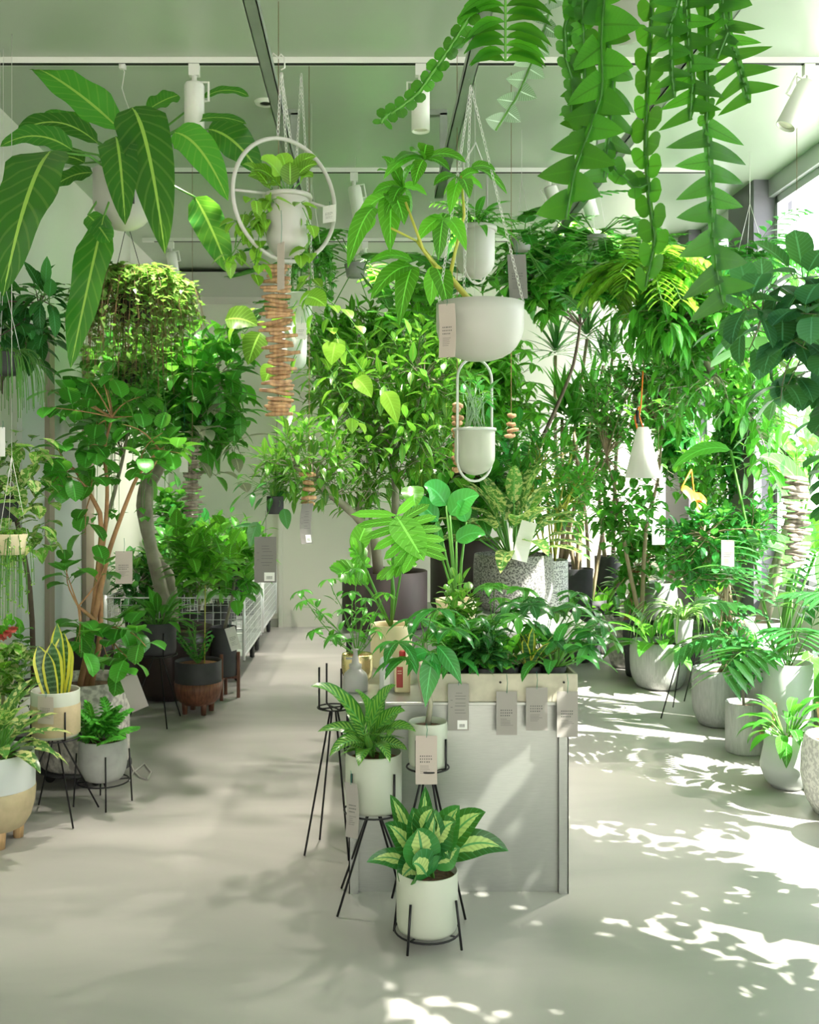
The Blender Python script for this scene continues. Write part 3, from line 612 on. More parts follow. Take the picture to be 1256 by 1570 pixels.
def bottle(px, d, lab, mat, cap, labm, sc, typ):
    x = X(px, d); t = thing('bottle', lab, 'bottle', (x, d, ZT)); m = M(); w_, dp, h = .027*sc, .017*sc, .115*sc
    pr = [(.0, .02), (0, 1), (.8, 1), (.9, .85), (.96, .5)]; n = 24; rows = [(0, .9), (.004, 1), (h*.82, 1), (h*.92, .85), (h*.97, .5), (h, .42)]
    for z, s_ in rows:
        for j in range(n): a = 2*pi*j/n; e = .5; m.v.append(V((x+w_*s_*abs(cos(a))**e*(1 if cos(a) > 0 else -1), d+dp*s_*abs(sin(a))**e*(1 if sin(a) > 0 else -1), ZT+z)))
    for i in range(len(rows)-1):
        for j in range(n): j2 = (j+1) % n; m.quad([i*n+j, i*n+j2, (i+1)*n+j2, (i+1)*n+j])
    m.quad(list(range(n))[::-1]); m.build('bottle_body', mat, t)
    m = M(); m.lathe([(.001, 0), (.013, 0), (.013, .022), (.009, .026), (.001, .026)], (x, d, ZT+h), 20)
    if typ == 0: m.tube([(x, d, ZT+h+.02), (x-.004, d-.018, ZT+h+.022), (x-.005, d-.022, ZT+h-.012)], .006, 6)
    m.build('cap', cap, t)
    m = M(); m.box((x-w_*.75 if typ else x-w_*.45, d-dp-.0015, ZT+h*.15), (x+w_*.05 if typ else x+w_*.3, d-dp+.0, ZT+h*(.75 if typ else .45))); m.build('printed_label', labm, t, False)
    if typ == 0:
        m = M(); m.tube([(x+.006*cos(a), d-dp-.002, ZT+h*.6+.008*sin(a)) for a in [2*pi*k/16 for k in range(16)]], .002, 5, closed=True); m.build('round_emblem', INK, t)
        m = M(); m.box((x-.008, d-dp-.0018, ZT+h*.68), (x+.006, d-dp, ZT+h*.9)); m.build('purple_band', PURP, t, False)
    else:
        m = M(); [m.box((x-w_*.62, d-dp-.002, ZT+h*(.62-.07*k)), (x-w_*.1, d-dp-.0015, ZT+h*(.64-.07*k))) for k in range(2)]; m.build('label_lettering', CREAM, t, False)
bottle(594, 3.84, 'white spray bottle with a purple band and dark nozzle on the counter', POTW2, PURP, PAPERW, 1.12, 0)
bottle(617, 3.80, 'cream plant food bottle with red cap and red label on the counter', CREAM, REDC, RED, 1.12, 1)

# rear table pots
def tablepot(nm, lab, px, d, r, h, style, mat, z=.69, soil=SOIL): return potted(nm, lab, px, d, r, h, z, style, mat, soil)
t, c = tablepot('potted_strelitzia', 'upright paddle-leaved strelitzia in a tapered cream pot behind the planter box', 700, 5.0, .105, .2, 'cone', CREAM)
f = M()
for (b, e, w_) in (((672, 800), (620, 770), 34), ((690, 790), (735, 760), 40), ((700, 830), (745, 820), 30), ((684, 775), (650, 745), 40), ((715, 800), (700, 770), 28), ((676, 850), (668, 800), 14)):
    B, T = P(*b, 5), P(*e, 4.95); f.tube([c+V((rnd(-.02, .02), 0, 0)), (c+B)/2, B], [.009, .007, .005], 6, 1); bigleaf(f, B, T, w_*5/F, ovate, .15)
fin(t, f, LEM)
t, c = tablepot('potted_croton_tree', 'dense small-leaved tree with a leaning trunk in a wide plum-brown pot', 590, 5.45, .23, .3, 'cyl', PLUM)
f, wd = M(), M(); p1 = [c+V((-.03, 0, 0)), P(575, 825, 5.4), P(545, 790, 5.3), P(510, 760, 5.2), P(480, 735, 5.1), P(450, 715, 5.0)]; wd.tube(p1, [.03, .027, .022, .018, .013, .008], 10)
p2 = [c+V((.06, 0, 0)), P(607, 800, 5.5), P(606, 740, 5.5), P(603, 690, 5.5), P(600, 655, 5.5)]; wd.tube(p2, [.026, .024, .02, .018, .012], 10)
wd.tube([P(606, 710, 5.5), P(590, 680, 5.45), P(575, 640, 5.4), P(560, 590, 5.4)], [.014, .011, .009, .006], 8); wd.tube([P(604, 700, 5.5), P(625, 660, 5.5), P(640, 620, 5.5), P(650, 580, 5.4)], [.014, .011, .009, .006], 8)
crown(f, wd, p1[3:], P(480, 700, 5.1), (.3, .3, .22), 42, 'lance', .1, .032, 9); crown(f, wd, p1[2:4], P(540, 740, 5.3), (.25, .2, .2), 20, 'lance', .1, .03, 8)
crown(f, wd, p2[3:]+[P(560, 590, 5.4), P(650, 580, 5.4)], P(600, 590, 5.4), (.5, .38, .34), 95, 'lance', .11, .038, 9); crown(f, wd, p2[2:], P(620, 680, 5.3), (.36, .3, .22), 44, 'lance', .11, .038, 8)
fin(t, f, LCRO, wd, TRKG)
t, c = tablepot('potted_dieffenbachia', 'broad pale-flecked dieffenbachia in a dark speckled granite pot', 787, 5.7, .225, .32, 'round', GRAN2, z=.74)
t2 = M(); t2.lathe([(.001, 0), (.25, 0), (.25, .045), (.24, .049), (.001, .049)], (X(787, 5.7), 5.7, .6905), 40); tagged(t2.build('plinth', POTW2), 'round white plinth under the dark speckled granite pot', 'plinth')
f = M(); rosette(f, c, 30, .33, .1, ovate, .1, 1.15, .9, pet=.2, seg=8, nc=3, wave=.04, r=.05, rise=.12); fin(t, f, LAGL)
t, c = tablepot('potted_bamboo_cluster', 'clumping leafy plant in a tall pale granite pot at the back table', 838, 6.15, .13, .3, 'cyl', GRAN, z=.69+.0)
f, wd = M(), M()
for i in range(7): wd.tube(curve(c+V((rnd(-.06, .06), rnd(-.06, .06), 0)), c+V((rnd(-.2, .2), rnd(-.2, .2), rnd(.4, .75))), 4, .05), .006, 5)
crown(f, wd, [c+V((rnd(-.1, .1), rnd(-.1, .1), rnd(.2, .6))) for _ in range(6)], c+V((0, 0, .5)), (.34, .3, .38), 55, 'lance', .12, .032, 8); fin(t, f, LGR, wd, STEMY)
card(812, 800, 5.45, 24, 62, 'pale blue-grey paper strip hanging over the pale granite pot', PAPERW, curl=.1, text=False, string=8, tilt=.25)
t, c = tablepot('potted_rubber_plant', 'broad-leaved rubber plant in a very large plum pot at the back of the table', 712, 6.25, .21, .42, 'cyl', PLUM)
f, wd = M(), M(); wd.tube([c, c+V((.02, 0, .3)), c+V((-.03, 0, .6))], .015, 8); crown(f, wd, [c+V((0, 0, .2)), c+V((0, 0, .45))], c+V((-.05, 0, .3)), (.4, .3, .3), 40, 'ovate', .16, .09, 6); fin(t, f, LGR, wd, TRKD)

# ------------------------------------------------------------------ hanging planters
def hook(m, p, r=.02):
    p = V(p); m.tube([p+V((0, 0, r)), p+V((r, 0, r*1.6)), p+V((r*1.2, 0, .02)), p+V((r*1.2, 0, .06)), p+V((0, 0, .075)), p+V((-r, 0, .06))], .003, 6)
# ring planter
d = 4.03; t = thing('ring_hanging_planter', 'white pot inside a large white metal ring, hung on chains with trailing pothos', 'hanging planter', P(438, 400, d)); cc = P(438, 307, d); R_ = .242
for off in (0,):
    m = M(); ry = radians(38); m.tube([cc+V((cos(a)*R_*cos(ry), cos(a)*R_*sin(ry), sin(a)*R_)) for a in [2*pi*k/64 for k in range(64)]], .0085, 8, closed=True); m.build('ring', WHITE, t)
x, y = X(441, d), d
pot(t, (x, y, P(0, 396, d).z), .085, .235, 'u', WHITE); m = M(); zr = P(0, 303, d).z
m.lathe([(.085, -.008), (.098, -.008), (.1, 0), (.098, .008), (.085, .008)], (x, y, zr), 36); m.build('rim_collar', WHITE, t)
m = M(); m.tube([cc+V((-R_*cos(ry), -R_*sin(ry), 0)), (x-.08, y-.06, zr)], .006, 6); m.build('cross_bar', WHITE, t); m = M(); m.tube([cc+V((R_*cos(ry), R_*sin(ry), .0)), (x+.08, y+.06, zr)], .006, 6); m.build('cross_bar', WHITE, t)
m = M(); top = V((X(431, d), d, P(0, 112, d).z)); chain(m, top, cc+V((-.03, -.02, R_))); chain(m, top, cc+V((.02, .02, R_))); chain(m, top+V((.004, 0, 0)), V((x-.0, y+.08, zr))); m.build('chain', CHAIN, t)
m = M(); hook(m, top, .012); m.tube([top+V((0, 0, .05)), top+V((-.03, 0, .08)), (-.405, d, H+1.64)], .003, 5); m.build('hook', CHAIN, t)
f = M(); c = V((x, y, P(0, 300, d).z))
for (b, e, w_) in (((430, 270), (400, 245), 34), ((440, 270), (430, 235), 30), ((450, 262), (485, 240), 24), ((455, 270), (487, 252), 26), ((420, 275), (385, 262), 30), ((430, 285), (380, 270), 32), ((445, 285), (445, 248), 30), ((415, 290), (372, 252), 22), ((460, 280), (480, 272), 22)):
    B, T = P(*b, d), P(*e, d+rnd(-.12, .08)); f.tube([c, B], .003, 4, 1); bigleaf(f, B, T, w_*d/F, ovate, .15, seg=8)
for path in (((418, 300), (395, 310), (385, 330), (365, 350), (360, 380)), ((410, 310), (400, 340), (395, 380), (390, 410)), ((465, 320), (478, 350), (470, 390), (480, 430)), ((405, 330), (380, 350), (350, 400))):
    pts = [P(a, b_, d-.06) for a, b_ in path]; f.tube([c]+pts, .0025, 4, 1)
    for q in pts:
        for _ in range(4): put(f, q+rvec()*.025, rvec(-1, .3)+V((0, -.4, 0)), 'heart', .07, .055)
fin(t, f, LYL)
card(431, 372, 3.9, 20, 72, 'long pinkish paper tag hanging below the ring planter', PAPERP, rz=-.9, text=False, string=50, name='price_tag')
card(505, 315, 4.1, 24, 26, 'small white tag behind the right side of the ring planter', PAPERW, rz=-.6, string=6)
# driftwood garlands
def garland(px, y0, y1, d, lab, mat, wpx=28, n=40, gaps=((.0, 0),), thick=.008, group='driftwood garlands'):
    a, b = P(px, y0, d), P(px, y1, d); t = thing('driftwood_garland', lab, 'driftwood garland', b, group)
    m = M(); m.tube([(a.x, a.y, ZC-.005), a, b], .0016, 5); m.build('cord', STEMB, t)
    n = int(n*.8); thick *= 1.25
    for i in range(n):
        q = a.lerp(b, (i+rnd(-.3, .3))/(n-1)); an = rnd(-.9, .9)+(pi if i % 2 else 0); L = wpx*d/F*rnd(.7, 1.15); dv = V((cos(an), sin(an)*.8, rnd(-.13, .13)))*L; k = rnd(-.3, .3)
        m = M(); m.tube([q-dv*(1+k), q-dv*.3+rvec()*.004, q+dv*.4+rvec()*.004, q+dv*(1-k)], [thick*.7, thick, thick*1.05, thick*.6], 6); m.build('driftwood_stick', mat, t)
    return t
garland(427, 408, 636, 4.25, 'long brown driftwood stick garland hanging under the ring planter', DRIFT, 26, 46)
garland(295, 690, 790, 5.6, 'grey driftwood garland hanging at the left before the curved trunk', GDRIFT, 14, 26, thick=.008)
garland(701, 620, 722, 4.7, 'short reddish driftwood garland beside the stirrup planter', DRIFT, 9, 14, thick=.012)
garland(784, 640, 668, 5.0, 'tiny driftwood bundle hanging right of the stirrup planter', DRIFT, 9, 6, thick=.01)
garland(1222, 735, 868, 5.0, 'weathered driftwood garland near the right edge before the bright window', GDRIFT, 22, 30, thick=.009)
garland(474, 728, 772, 4.9, 'short driftwood garland above the curved grey tag', DRIFT, 12, 7, thick=.01)
card(472, 772, 4.85, 20, 62, 'dark curved grey tag hanging alone in front of the back door', PAPERD, rz=.6, curl=.12, string=8, sticker=True)
card(407, 823, 4.6, 34, 70, 'large grey tag with barcode sticker hanging above the wire carts', PAPERD, sticker=True, string=40, stc=INK)
# funnel pots
d = 4.9; t = thing('funnel_hanging_planter', 'pale funnel-shaped hanging pot behind the driftwood garland with trailing pothos', 'hanging planter', P(462, 500, d)); x = X(462, d)
z0 = P(0, 505, d).z; m = M(); m.lathe([(.001, 0), (.04, 0), (.045, .01), (.055, .15), (.075, .165), (.077, .17), (.07, .172), (.05, .15)], (x, d, z0), 32); m.build('funnel_pot', POTW2, t)
m = M(); m.lathe([(.001, 0), (.04, .004), (.056, .03), (.06, .07), (.06, .2), (.056, .2), (.001, .19)], (X(452, d), d-.02, P(0, 567, d).z), 32); m.build('drip_cup', POTW2, t)
m = M(); [chain(m, (x+a, d, z0+.17), (x, d, ZC-.05), .006) for a in (-.06, .06)]; m.build('chain', CHAIN, t)
f = M(); c = V((x, d, z0+.17))
for path in (((480, 480), (505, 490), (520, 520), (550, 560), (570, 590)), ((470, 470), (490, 450), (530, 480), (560, 520)), ((480, 500), (500, 550), (520, 600), (540, 640), (560, 650)), ((450, 470), (400, 480), (375, 510), (360, 490)), ((470, 500), (430, 600), (440, 680), (460, 760))):
    pts = [P(a, b_, d-.1) for a, b_ in path]; f.tube([c]+pts, .003, 4, 1)
    for i in range(len(pts)-1):
        for k in range(2): put(f, pts[i].lerp(pts[i+1], k/2)+rvec()*.02, rvec(-1, .2)+V((0, -.4, -.2)), 'heart', .085, .06)
for (b, e, w_) in (((345, 490), (395, 500), 46), ((400, 510), (380, 560), 40), ((470, 455), (500, 470), 38), ((515, 525), (508, 560), 36), ((545, 580), (570, 610), 30), ((590, 600), (610, 650), 30), ((420, 560), (405, 590), 30)):
    bigleaf(f, P(*b, d-.2), P(*e, d-.25), w_*4.7/F, ovate, .1, seg=8)
fin(t, f, LYL)
card(462, 495, 4.72, 16, 25, 'small white tag on the pale funnel pot', PAPERW, string=10)
# bowl planter with schefflera
d = 4.13; t = thing('bowl_hanging_planter', 'large matte white bowl on three chains with a yellow-stemmed umbrella tree', 'hanging planter', P(736, 552, d)); x = X(736, d); R_ = 67*d/F
z0 = P(0, 554, d).z; hh = .235; m = M(); pr = [(.001, 0)]+[(R_*sin(pi/2*q)**.8, hh*.62*(1-cos(pi/2*q))) for q in (.15, .3, .45, .6, .75, .9, 1)]+[(R_, hh*.8), (R_, hh), (R_-.006, hh), (R_-.007, hh*.9), (R_*.8, hh*.5)]
m.lathe(pr, (x, d, z0), 56); m.build('bowl', WHITE, t); m = M(); m.lathe([(.001, hh*.85), (R_-.01, hh*.85)], (x, d, z0), 30); m.build('soil', BARK, t)
top = V((X(722, d), d, P(0, 120, d).z)); m = M()
for a in (pi+.3, -.0, pi/2+.3): chain(m, (x+R_*cos(a), d+R_*sin(a), z0+hh), top-V((0, 0, .03)))
m.build('chain', CHAIN, t); m = M(); hook(m, top, .012); m.tube([top+V((0, 0, .05)), (.41, d, H+1.62)], .003, 5); m.build('hook', CHAIN, t)
f, wd = M(), M(); c = V((x, d, z0+hh*.85)); n1, n2 = P(690, 425, d), P(668, 408, d); wd.tube([c, n1, n2, P(640, 370, d)], [.013, .012, .011, .007], 8)
wd.tube([n1, P(697, 390, d), P(712, 330, d-.05), P(707, 270, d)], [.009, .007, .006, .005], 8); wd.tube([n2, P(650, 385, d-.1), P(622, 310, d-.1)], [.008, .006, .005], 8); wd.tube([P(640, 370, d), P(600, 350, d-.1)], .005, 6)
def whorl(cp, tips, w_, dd=d): 
    for e in tips: bigleaf(f, P(*cp, dd), P(*e, dd+rnd(-.15, .1)), w_*dd/F, ovate, .16, nh=V((rnd(-.3, .3), -.8, .8)), seg=9)
whorl((618, 288), ((578, 262), (585, 240), (640, 250), (655, 300), (600, 318), (570, 300), (630, 330), (590, 335)), 26)
whorl((650, 245), ((605, 250), (588, 275), (635, 285), (690, 262), (715, 250), (655, 222), (630, 232)), 27)
whorl((600, 300), ((598, 388), (545, 345), (620, 345)), 40); whorl((575, 318), ((533, 412), (560, 360)), 36)
whorl((706, 275), ((680, 300), (665, 285), (735, 265), (720, 305), (690, 330), (740, 290)), 26); whorl((722, 258), ((778, 298), (760, 262)), 24)
whorl((680, 335), ((672, 400), (640, 370), (655, 345), (700, 350), (715, 385)), 30); whorl((634, 408), ((612, 500), (568, 460)), 36); whorl((668, 410), ((688, 478), (660, 470)), 36); whorl((632, 400), ((565, 405), (590, 430)), 26)
f.build('foliage', [LBR, STEM], t); wd.build('trunk', STEMY, t)
card(685, 466, 3.93, 27, 82, 'large pinkish paper tag on the left side of the white bowl planter', PAPERP, rz=-.45, curl=.05, string=8)
card(792, 390, 4.25, 30, 68, 'dark grey tag hanging on the right chain of the white bowl planter', PAPERD, rz=.2, string=20, tilt=-.05)
# pot with hoop above the bowl
d = 4.6; t = thing('hoop_hanging_planter', 'small white pot in a wire hoop just above the white bowl, with a fern', 'hanging planter', P(728, 430, d)); x = X(729, d); z0 = P(0, 428, d).z
pot(t, (x, d, z0), .088, .235, 'u', WHITE); m = M(); m.lathe([(.085, .215), (.097, .215), (.099, .225), (.097, .236), (.085, .236)], (x, d, z0), 36); m.build('rim_collar', WHITE, t)
m = M(); m.tube([(x-.1*cos(.9), d-.1*sin(.9), z0+.5)]+[(x+.1*cos(.9)*sin(a), d+.1*sin(.9)*sin(a), z0+.08-.1*cos(a)) for a in [-pi/2+pi*k/14 for k in range(15)]]+[(x+.1*cos(.9), d+.1*sin(.9), z0+.5)], .0045, 6)
m.tube([(x-.1*cos(.9), d-.1*sin(.9), z0+.5), (x, d, z0+.62), (x+.1*cos(.9), d+.1*sin(.9), z0+.5)], .0045, 6); m.tube([(x, d, z0+.62), (x, d, ZC-.02)], .0015, 4); m.build('hoop', WHITE, t)
f = M(); c = V((x, d, z0+.21)); rosette(f, c, 26, .2, .035, lance, .2, 1.4, 1.4, pet=.05)
for i in range(10): put(f, c+rvec(0, 1)*.05, rvec(.2, 1), 'pinn', .22, .06)
fin(t, f, LGR)
# stirrup planter
d = 4.4; t = thing('stirrup_hanging_planter', 'smooth sage-white pot in a long metal stirrup hanging below the bowl', 'hanging planter', P(730, 735, d)); x = X(728, d); z0 = P(0, 729, d).z; R_ = .088
pot(t, (x, d, z0), R_, .205, 'u', POTW); a0 = .5; hw = .09; m = M(); zt, zb = P(0, 582, d).z, P(0, 706, d).z
loop = [V((sin(a)*hw, 0, zt+cos(a)*hw)) for a in [-pi/2+pi*k/12 for k in range(13)]]+[V((sin(a)*hw, 0, zb+cos(a)*hw)) for a in [pi/2+pi*k/12 for k in range(13)]]
m.tube([V((x+q.x*cos(a0), d+q.x*sin(a0), q.z)) for q in loop], .006, 8, closed=True); m.build('stirrup', plain('pale_metal', (.6, .62, .6), .35, metal=.3), t)
m = M(); m.lathe([(R_, -.006), (R_+.006, -.006), (R_+.006, .006), (R_, .006)], (x, d, z0+.2), 36); m.tube([(x, d, zt+hw), (x, d, ZC-.3)], .0012, 4); m.build('rim_collar', SAGE, t)
f = M(); c = V((x, d, z0+.19))
for i in range(26): e = c+V((rnd(-.05, .05), rnd(-.05, .05), rnd(.12, .22))); f.tube([c+rvec(0, .1)*.05, e], .0022, 3, 1); put(f, e, rvec(-.2, .9), 'lance', .1, .03)
fin(t, f, LEM, sm=plain('grey_green_stem', (.35, .55, .35), .5))
# hanging ball of hoya
d = 5.1; t = thing('hoya_hanging_basket', 'thick dome of tiny olive leaves trailing from a wired basket at the left', 'hanging planter', P(205, 560, d)); cc = P(205, 465, d)
m = M(); hk = P(195, 340, 5.05); [m.tube([hk, cc+V((a, 0, .12))], .002, 4) for a in (-.1, .05)]; m.build('wire', BLK, t)
m = M(); m.lathe([(.001, -.1), (.08, -.09), (.11, .0), (.11, .03)], cc+V((0, 0, .0)), 24); m.build('basket', BLK, t)
f = M()
for i in range(430):
    a = rnd(0, 2*pi); r0 = rnd(.02, .26); top = cc+V((cos(a)*r0, sin(a)*r0, .2-r0*.4)); rr_ = rnd(.2, .33); out = cc+V((cos(a)*rr_*1.0, sin(a)*rr_, rnd(.0, .14))); end = out+V((rnd(-.03, .03), rnd(-.03, .03), -rnd(.1, .42)*(1.1 if abs(cos(a)) < .7 else .6)))
    n = 10; pts = [top*(1-q)**2+(out+V((0, 0, .08)))*2*q*(1-q)+end*q*q for q in [k/n for k in range(n+1)]]; f.tube(pts, .0013, 3, 1, cap=False)
    for q in pts[1:]: f.leaf(q, rvec(-.9, .4), rnd(.034, .052), rnd(.024, .036), ovate, .3, .2, 2)
fin(t, f, LHOY, sm=STEMB)
# black hanging pot with grassy cactus
d = 5.0; t = thing('small_black_hanging_planter', 'small dark hanging pot with thin trailing stems in front of the back wall', 'hanging planter', P(422, 790, d)); x = X(422, d); z0 = P(0, 788, d).z
pot(t, (x, d, z0), .042, .085, 'cyl', DPOT); f = M(); c = V((x, d, z0+.08)); m = M(); m.tube([c, P(425, 640, d), P(425, 500, d+.1)], .0012, 4); m.build('hanging_wire', BLK, t)
for i in range(30): a = c+V((0, 0, 0)); e = c+V((rnd(-.2, .08), rnd(-.1, .1), rnd(-.05, .3))); f.tube(curve(a, e, 5, .15, .1), .0012, 3, 1, cap=False)
for i in range(26): put(f, c+V((rnd(-.15, .1), rnd(-.1, .1), rnd(0, .12))), rvec(-.6, .5), 'lance', .11, .028)
bigleaf(f, P(435, 780, d-.05), P(441, 812, d-.08), .06, ovate, .05); bigleaf(f, P(395, 800, d-.05), P(383, 840, d-.05), .07, ovate, .05); bigleaf(f, P(395, 806, d), P(358, 808, d), .02, ovate, .05); f.tube([c, P(402, 805, d-.05), P(385, 808, d-.05)], .003, 4, 1); fin(t, f, LDK)
# big philodendron/anthurium at top left
d = 4.84; t = thing('anthurium_hanging_planter', 'huge long-leaved anthurium in a white pot hung from the ceiling track at top left', 'hanging planter', P(190, 352, d)); x = X(190, d); z0 = P(0, 354, d).z
pot(t, (x, d, z0), .145, .28, 'u', WHITE); m = M(); m.box((x+.035, d-.149, z0+.09), (x+.085, d-.146, z0+.2)); m.build('dark_label', DPOT, t, False)
m = M(); tp = V((X(188, d), d, ZC-.05)); m.box(tp-V((.015, .015, 0)), tp+V((.015, .015, .03))); m.tube([tp, P(191, 110, d), P(187, 135, d), P(192, 152, d), P(197, 165, d), P(200, 178, d)], .0025, 5); [m.tube([P(200, 178, d), (x+a, d+b_, z0+.28)], .002, 4) for a, b_ in ((-.14, 0), (.14, 0), (0, .14))]; m.build('hanging_wire', CHAIN, t)
f = M(); c = V((x, d, z0+.24))
AL = (((183, 198), (44, 97), 62, 4.9, .05), ((203, 165), (253, 390), 84, 4.45, .16), ((178, 210), (192, 345), 62, 4.35, .12), ((268, 203), (350, 308), 58, 4.5, .14), ((320, 198), (400, 268), 62, 4.9, .14), ((78, 232), (4, 455), 112, 3.95, .12), ((110, 230), (0, 225), 46, 4.6, .18), ((150, 220), (25, 205), 36, 4.8, .2),
      ((142, 265), (84, 285), 30, 4.8, .1), ((160, 330), (108, 565), 62, 4.5, .02), ((300, 303), (352, 420), 54, 4.7, .05), ((228, 168), (274, 146), 34, 5.0, .05), ((312, 150), (382, 148), 16, 5.0, .15), ((290, 188), (378, 190), 16, 4.8, .1), ((130, 250), (60, 258), 34, 5.1, .15), ((135, 330), (168, 372), 34, 4.6, .05), ((140, 210), (50, 200), 34, 5.1, .2), ((240, 260), (230, 330), 40, 5.1, .1))
for (b, e, w_, dd, ar) in AL:
    B, T = P(*b, (dd+4.84)/2), P(*e, dd); f.tube([c, (c+B)/2+V((0, 0, .05)), B], [.007, .006, .005], 5, 1); bigleaf(f, B, T, w_*dd/F, oblong if w_ < 40 else (lambda u: max(.001, min(1, .45+u*2.2)*(1-u**3.2)**.8)*(1 if u > .02 else .3)), ar, nh=V((rnd(-.2, .2), -1, .45)), seg=16, wave=.13, fold=.16)
fin(t, f, LAN)
# fishbone cactus planters
def strand(f, pts, d, wpx, n, sides=2, dz=0, taper=0, up=.35):
    q = [P(a, b_, d+dz*i) for i, (a, b_) in enumerate(pts)]; cs = []
    seg = len(q)-1
    for i in range(n*2+1): s_ = i/(n*2)*seg; k = min(seg-1, int(s_)); cs.append(q[k].lerp(q[k+1], s_-k))
    f.tube(cs, .0035, 5, 1); yaw = rnd(-.5, .5); nh = V((sin(yaw), -cos(yaw), .1)); wm = wpx*d/F
    for i in range(len(cs)-1):
        t_ = (cs[i+1]-cs[i]).normalized(); sd_ = t_.cross(nh).normalized(); sg = 1 if i % 2 else -1; ww = wm*(1-taper*i/len(cs))*rnd(.8, 1.1); stp = (cs[i+1]-cs[i]).length
        L = ww; dd = sd_*sg+t_*rnd(.1, .55)
        f.leaf(cs[i]+t_*stp*.2, dd, L*1.08, max(stp*(1.65 if wpx > 25 else 2.1), wm*.22), lobe if wpx > 25 else roundp, rnd(-.2, .5), .1, 6, up=nh)
    f.strip(cs, max(.014, wm*.24), nh, lambda u: 1 if u < .97 else .3, 0)
d = 2.75
t = thing('fishbone_cactus_planter', 'white round hanging pot at the top edge with long zigzag fishbone cactus stems', 'hanging planter', P(955, 60, 3.0)); cc = P(955, -20, 3.0); m = M(); m.lathe([(.16*sin(a), -.16*cos(a)) for a in [pi*k/16*.72+.001 for k in range(17)]], cc, 40); m.build('round_pot', WHITE, t)
m = M(); m.lathe([(.001, .08), (.12, .08)], cc, 24); m.build('soil', BARK, t); m = M(); [m.tube([cc+V((a, b_, .08)), (cc.x, cc.y, ZC-.01)], .0015, 4) for a, b_ in ((-.12, 0), (.1, .07), (.1, -.07))]; m.build('hanging_wire', CHAIN, t)
f = M()
for pts, w_, n, dz in ((((905, -60), (893, 0), (895, 60), (898, 150), (893, 225)), 22, 11, 0), (((930, -40), (922, 60), (925, 140), (905, 200), (882, 260), (868, 335)), 52, 7, -.03), (((900, -60), (866, 40), (868, 90), (880, 130), (876, 178)), 15, 9, 0),
        (((1000, -50), (1000, 20), (995, 90), (992, 160), (990, 230), (995, 300), (1005, 370), (990, 440)), 21, 13, 0), (((920, -20), (940, 120), (935, 200), (925, 280)), 45, 7, 0), (((925, 230), (945, 262), (975, 290), (1000, 280)), 18, 4, 0), (((885, -40), (890, 100), (880, 200)), 30, 8, .02)):
    strand(f, pts, d, w_, n, dz=dz)
fin(t, f, LRIC, sm=plain('dark_cactus_rib', (.04, .16, .02), .5))
t = thing('zigzag_cactus_planter', 'hanging pot just above the frame trailing the longest, widest fishbone stems on the right', 'hanging planter', P(1085, -140, 2.7)); cc = P(1085, -150, 2.7); m = M(); m.lathe([(.001, -.12), (.08, -.11), (.13, 0), (.13, .06), (.12, .06)], cc, 32); m.build('round_pot', WHITE, t)
m = M(); m.lathe([(.001, .04), (.12, .04)], cc, 24); m.build('soil', BARK, t); m = M(); m.tube([cc+V((0, 0, .04)), (cc.x, cc.y, ZC-.01)], .002, 4); m.build('hanging_wire', CHAIN, t)
f = M()
for pts, w_, n in ((((1060, -140), (1052, 0), (1055, 60), (1062, 130), (1058, 185)), 46, 8), (((1085, -120), (1083, 30), (1083, 120), (1084, 190)), 14, 12), (((1084, 190), (1087, 240), (1090, 290), (1093, 350), (1100, 420), (1110, 470)), 62, 7), (((1100, -120), (1110, 30), (1130, 90), (1150, 158)), 50, 8), (((1070, -120), (1040, 0), (1020, 60)), 44, 5), (((1110, -100), (1120, 40), (1100, 90)), 30, 6), (((1075, -120), (1030, 40), (1030, 110), (1035, 150)), 30, 6)):
    strand(f, pts, 2.6, w_, n)
fin(t, f, LRIC, sm=bpy.data.materials['dark_cactus_rib'])
t = thing('staghorn_hanging_planter', 'hanging fern-like cactus reaching in from the top edge above the bowl planter', 'hanging planter', P(800, -120, 2.9)); cc = P(800, -140, 2.9); m = M(); m.lathe([(.001, -.1), (.08, -.09), (.12, 0), (.12, .06), (.11, .06)], cc, 32); m.build('round_pot', WHITE, t)
m = M(); m.lathe([(.001, .04), (.11, .04)], cc, 24); m.build('soil', BARK, t); m = M(); m.tube([cc+V((0, 0, .04)), (cc.x, cc.y, ZC-.01)], .002, 4); m.build('hanging_wire', CHAIN, t)
f = M(); cs = [P(775, 10+k*12, 2.8) for k in range(-6, 8)]; f.tube([cc]+cs, .004, 5, 1)
for i, q in enumerate(cs[4:]):
    for sg in (-1, 1): bigleaf(f, q, q+V((sg*rnd(.13, .16)*(1-.03*i), -.02, -rnd(.02, .07))), .042, lance, .18, seg=8)
strand(f, ((770, -60), (735, 0), (705, 50), (672, 100), (640, 145), (600, 175)), 2.8, 16, 14); strand(f, ((600, 172), (588, 182), (585, 190)), 2.8, 18, 2)
fin(t, f, LRIC)
f = M(); strand(f, ((850, -60), (840, 30), (820, 85), (795, 145), (760, 200)), 3.0, 30, 7); f.build('silvery_stem', [LSIL, STEM], t)

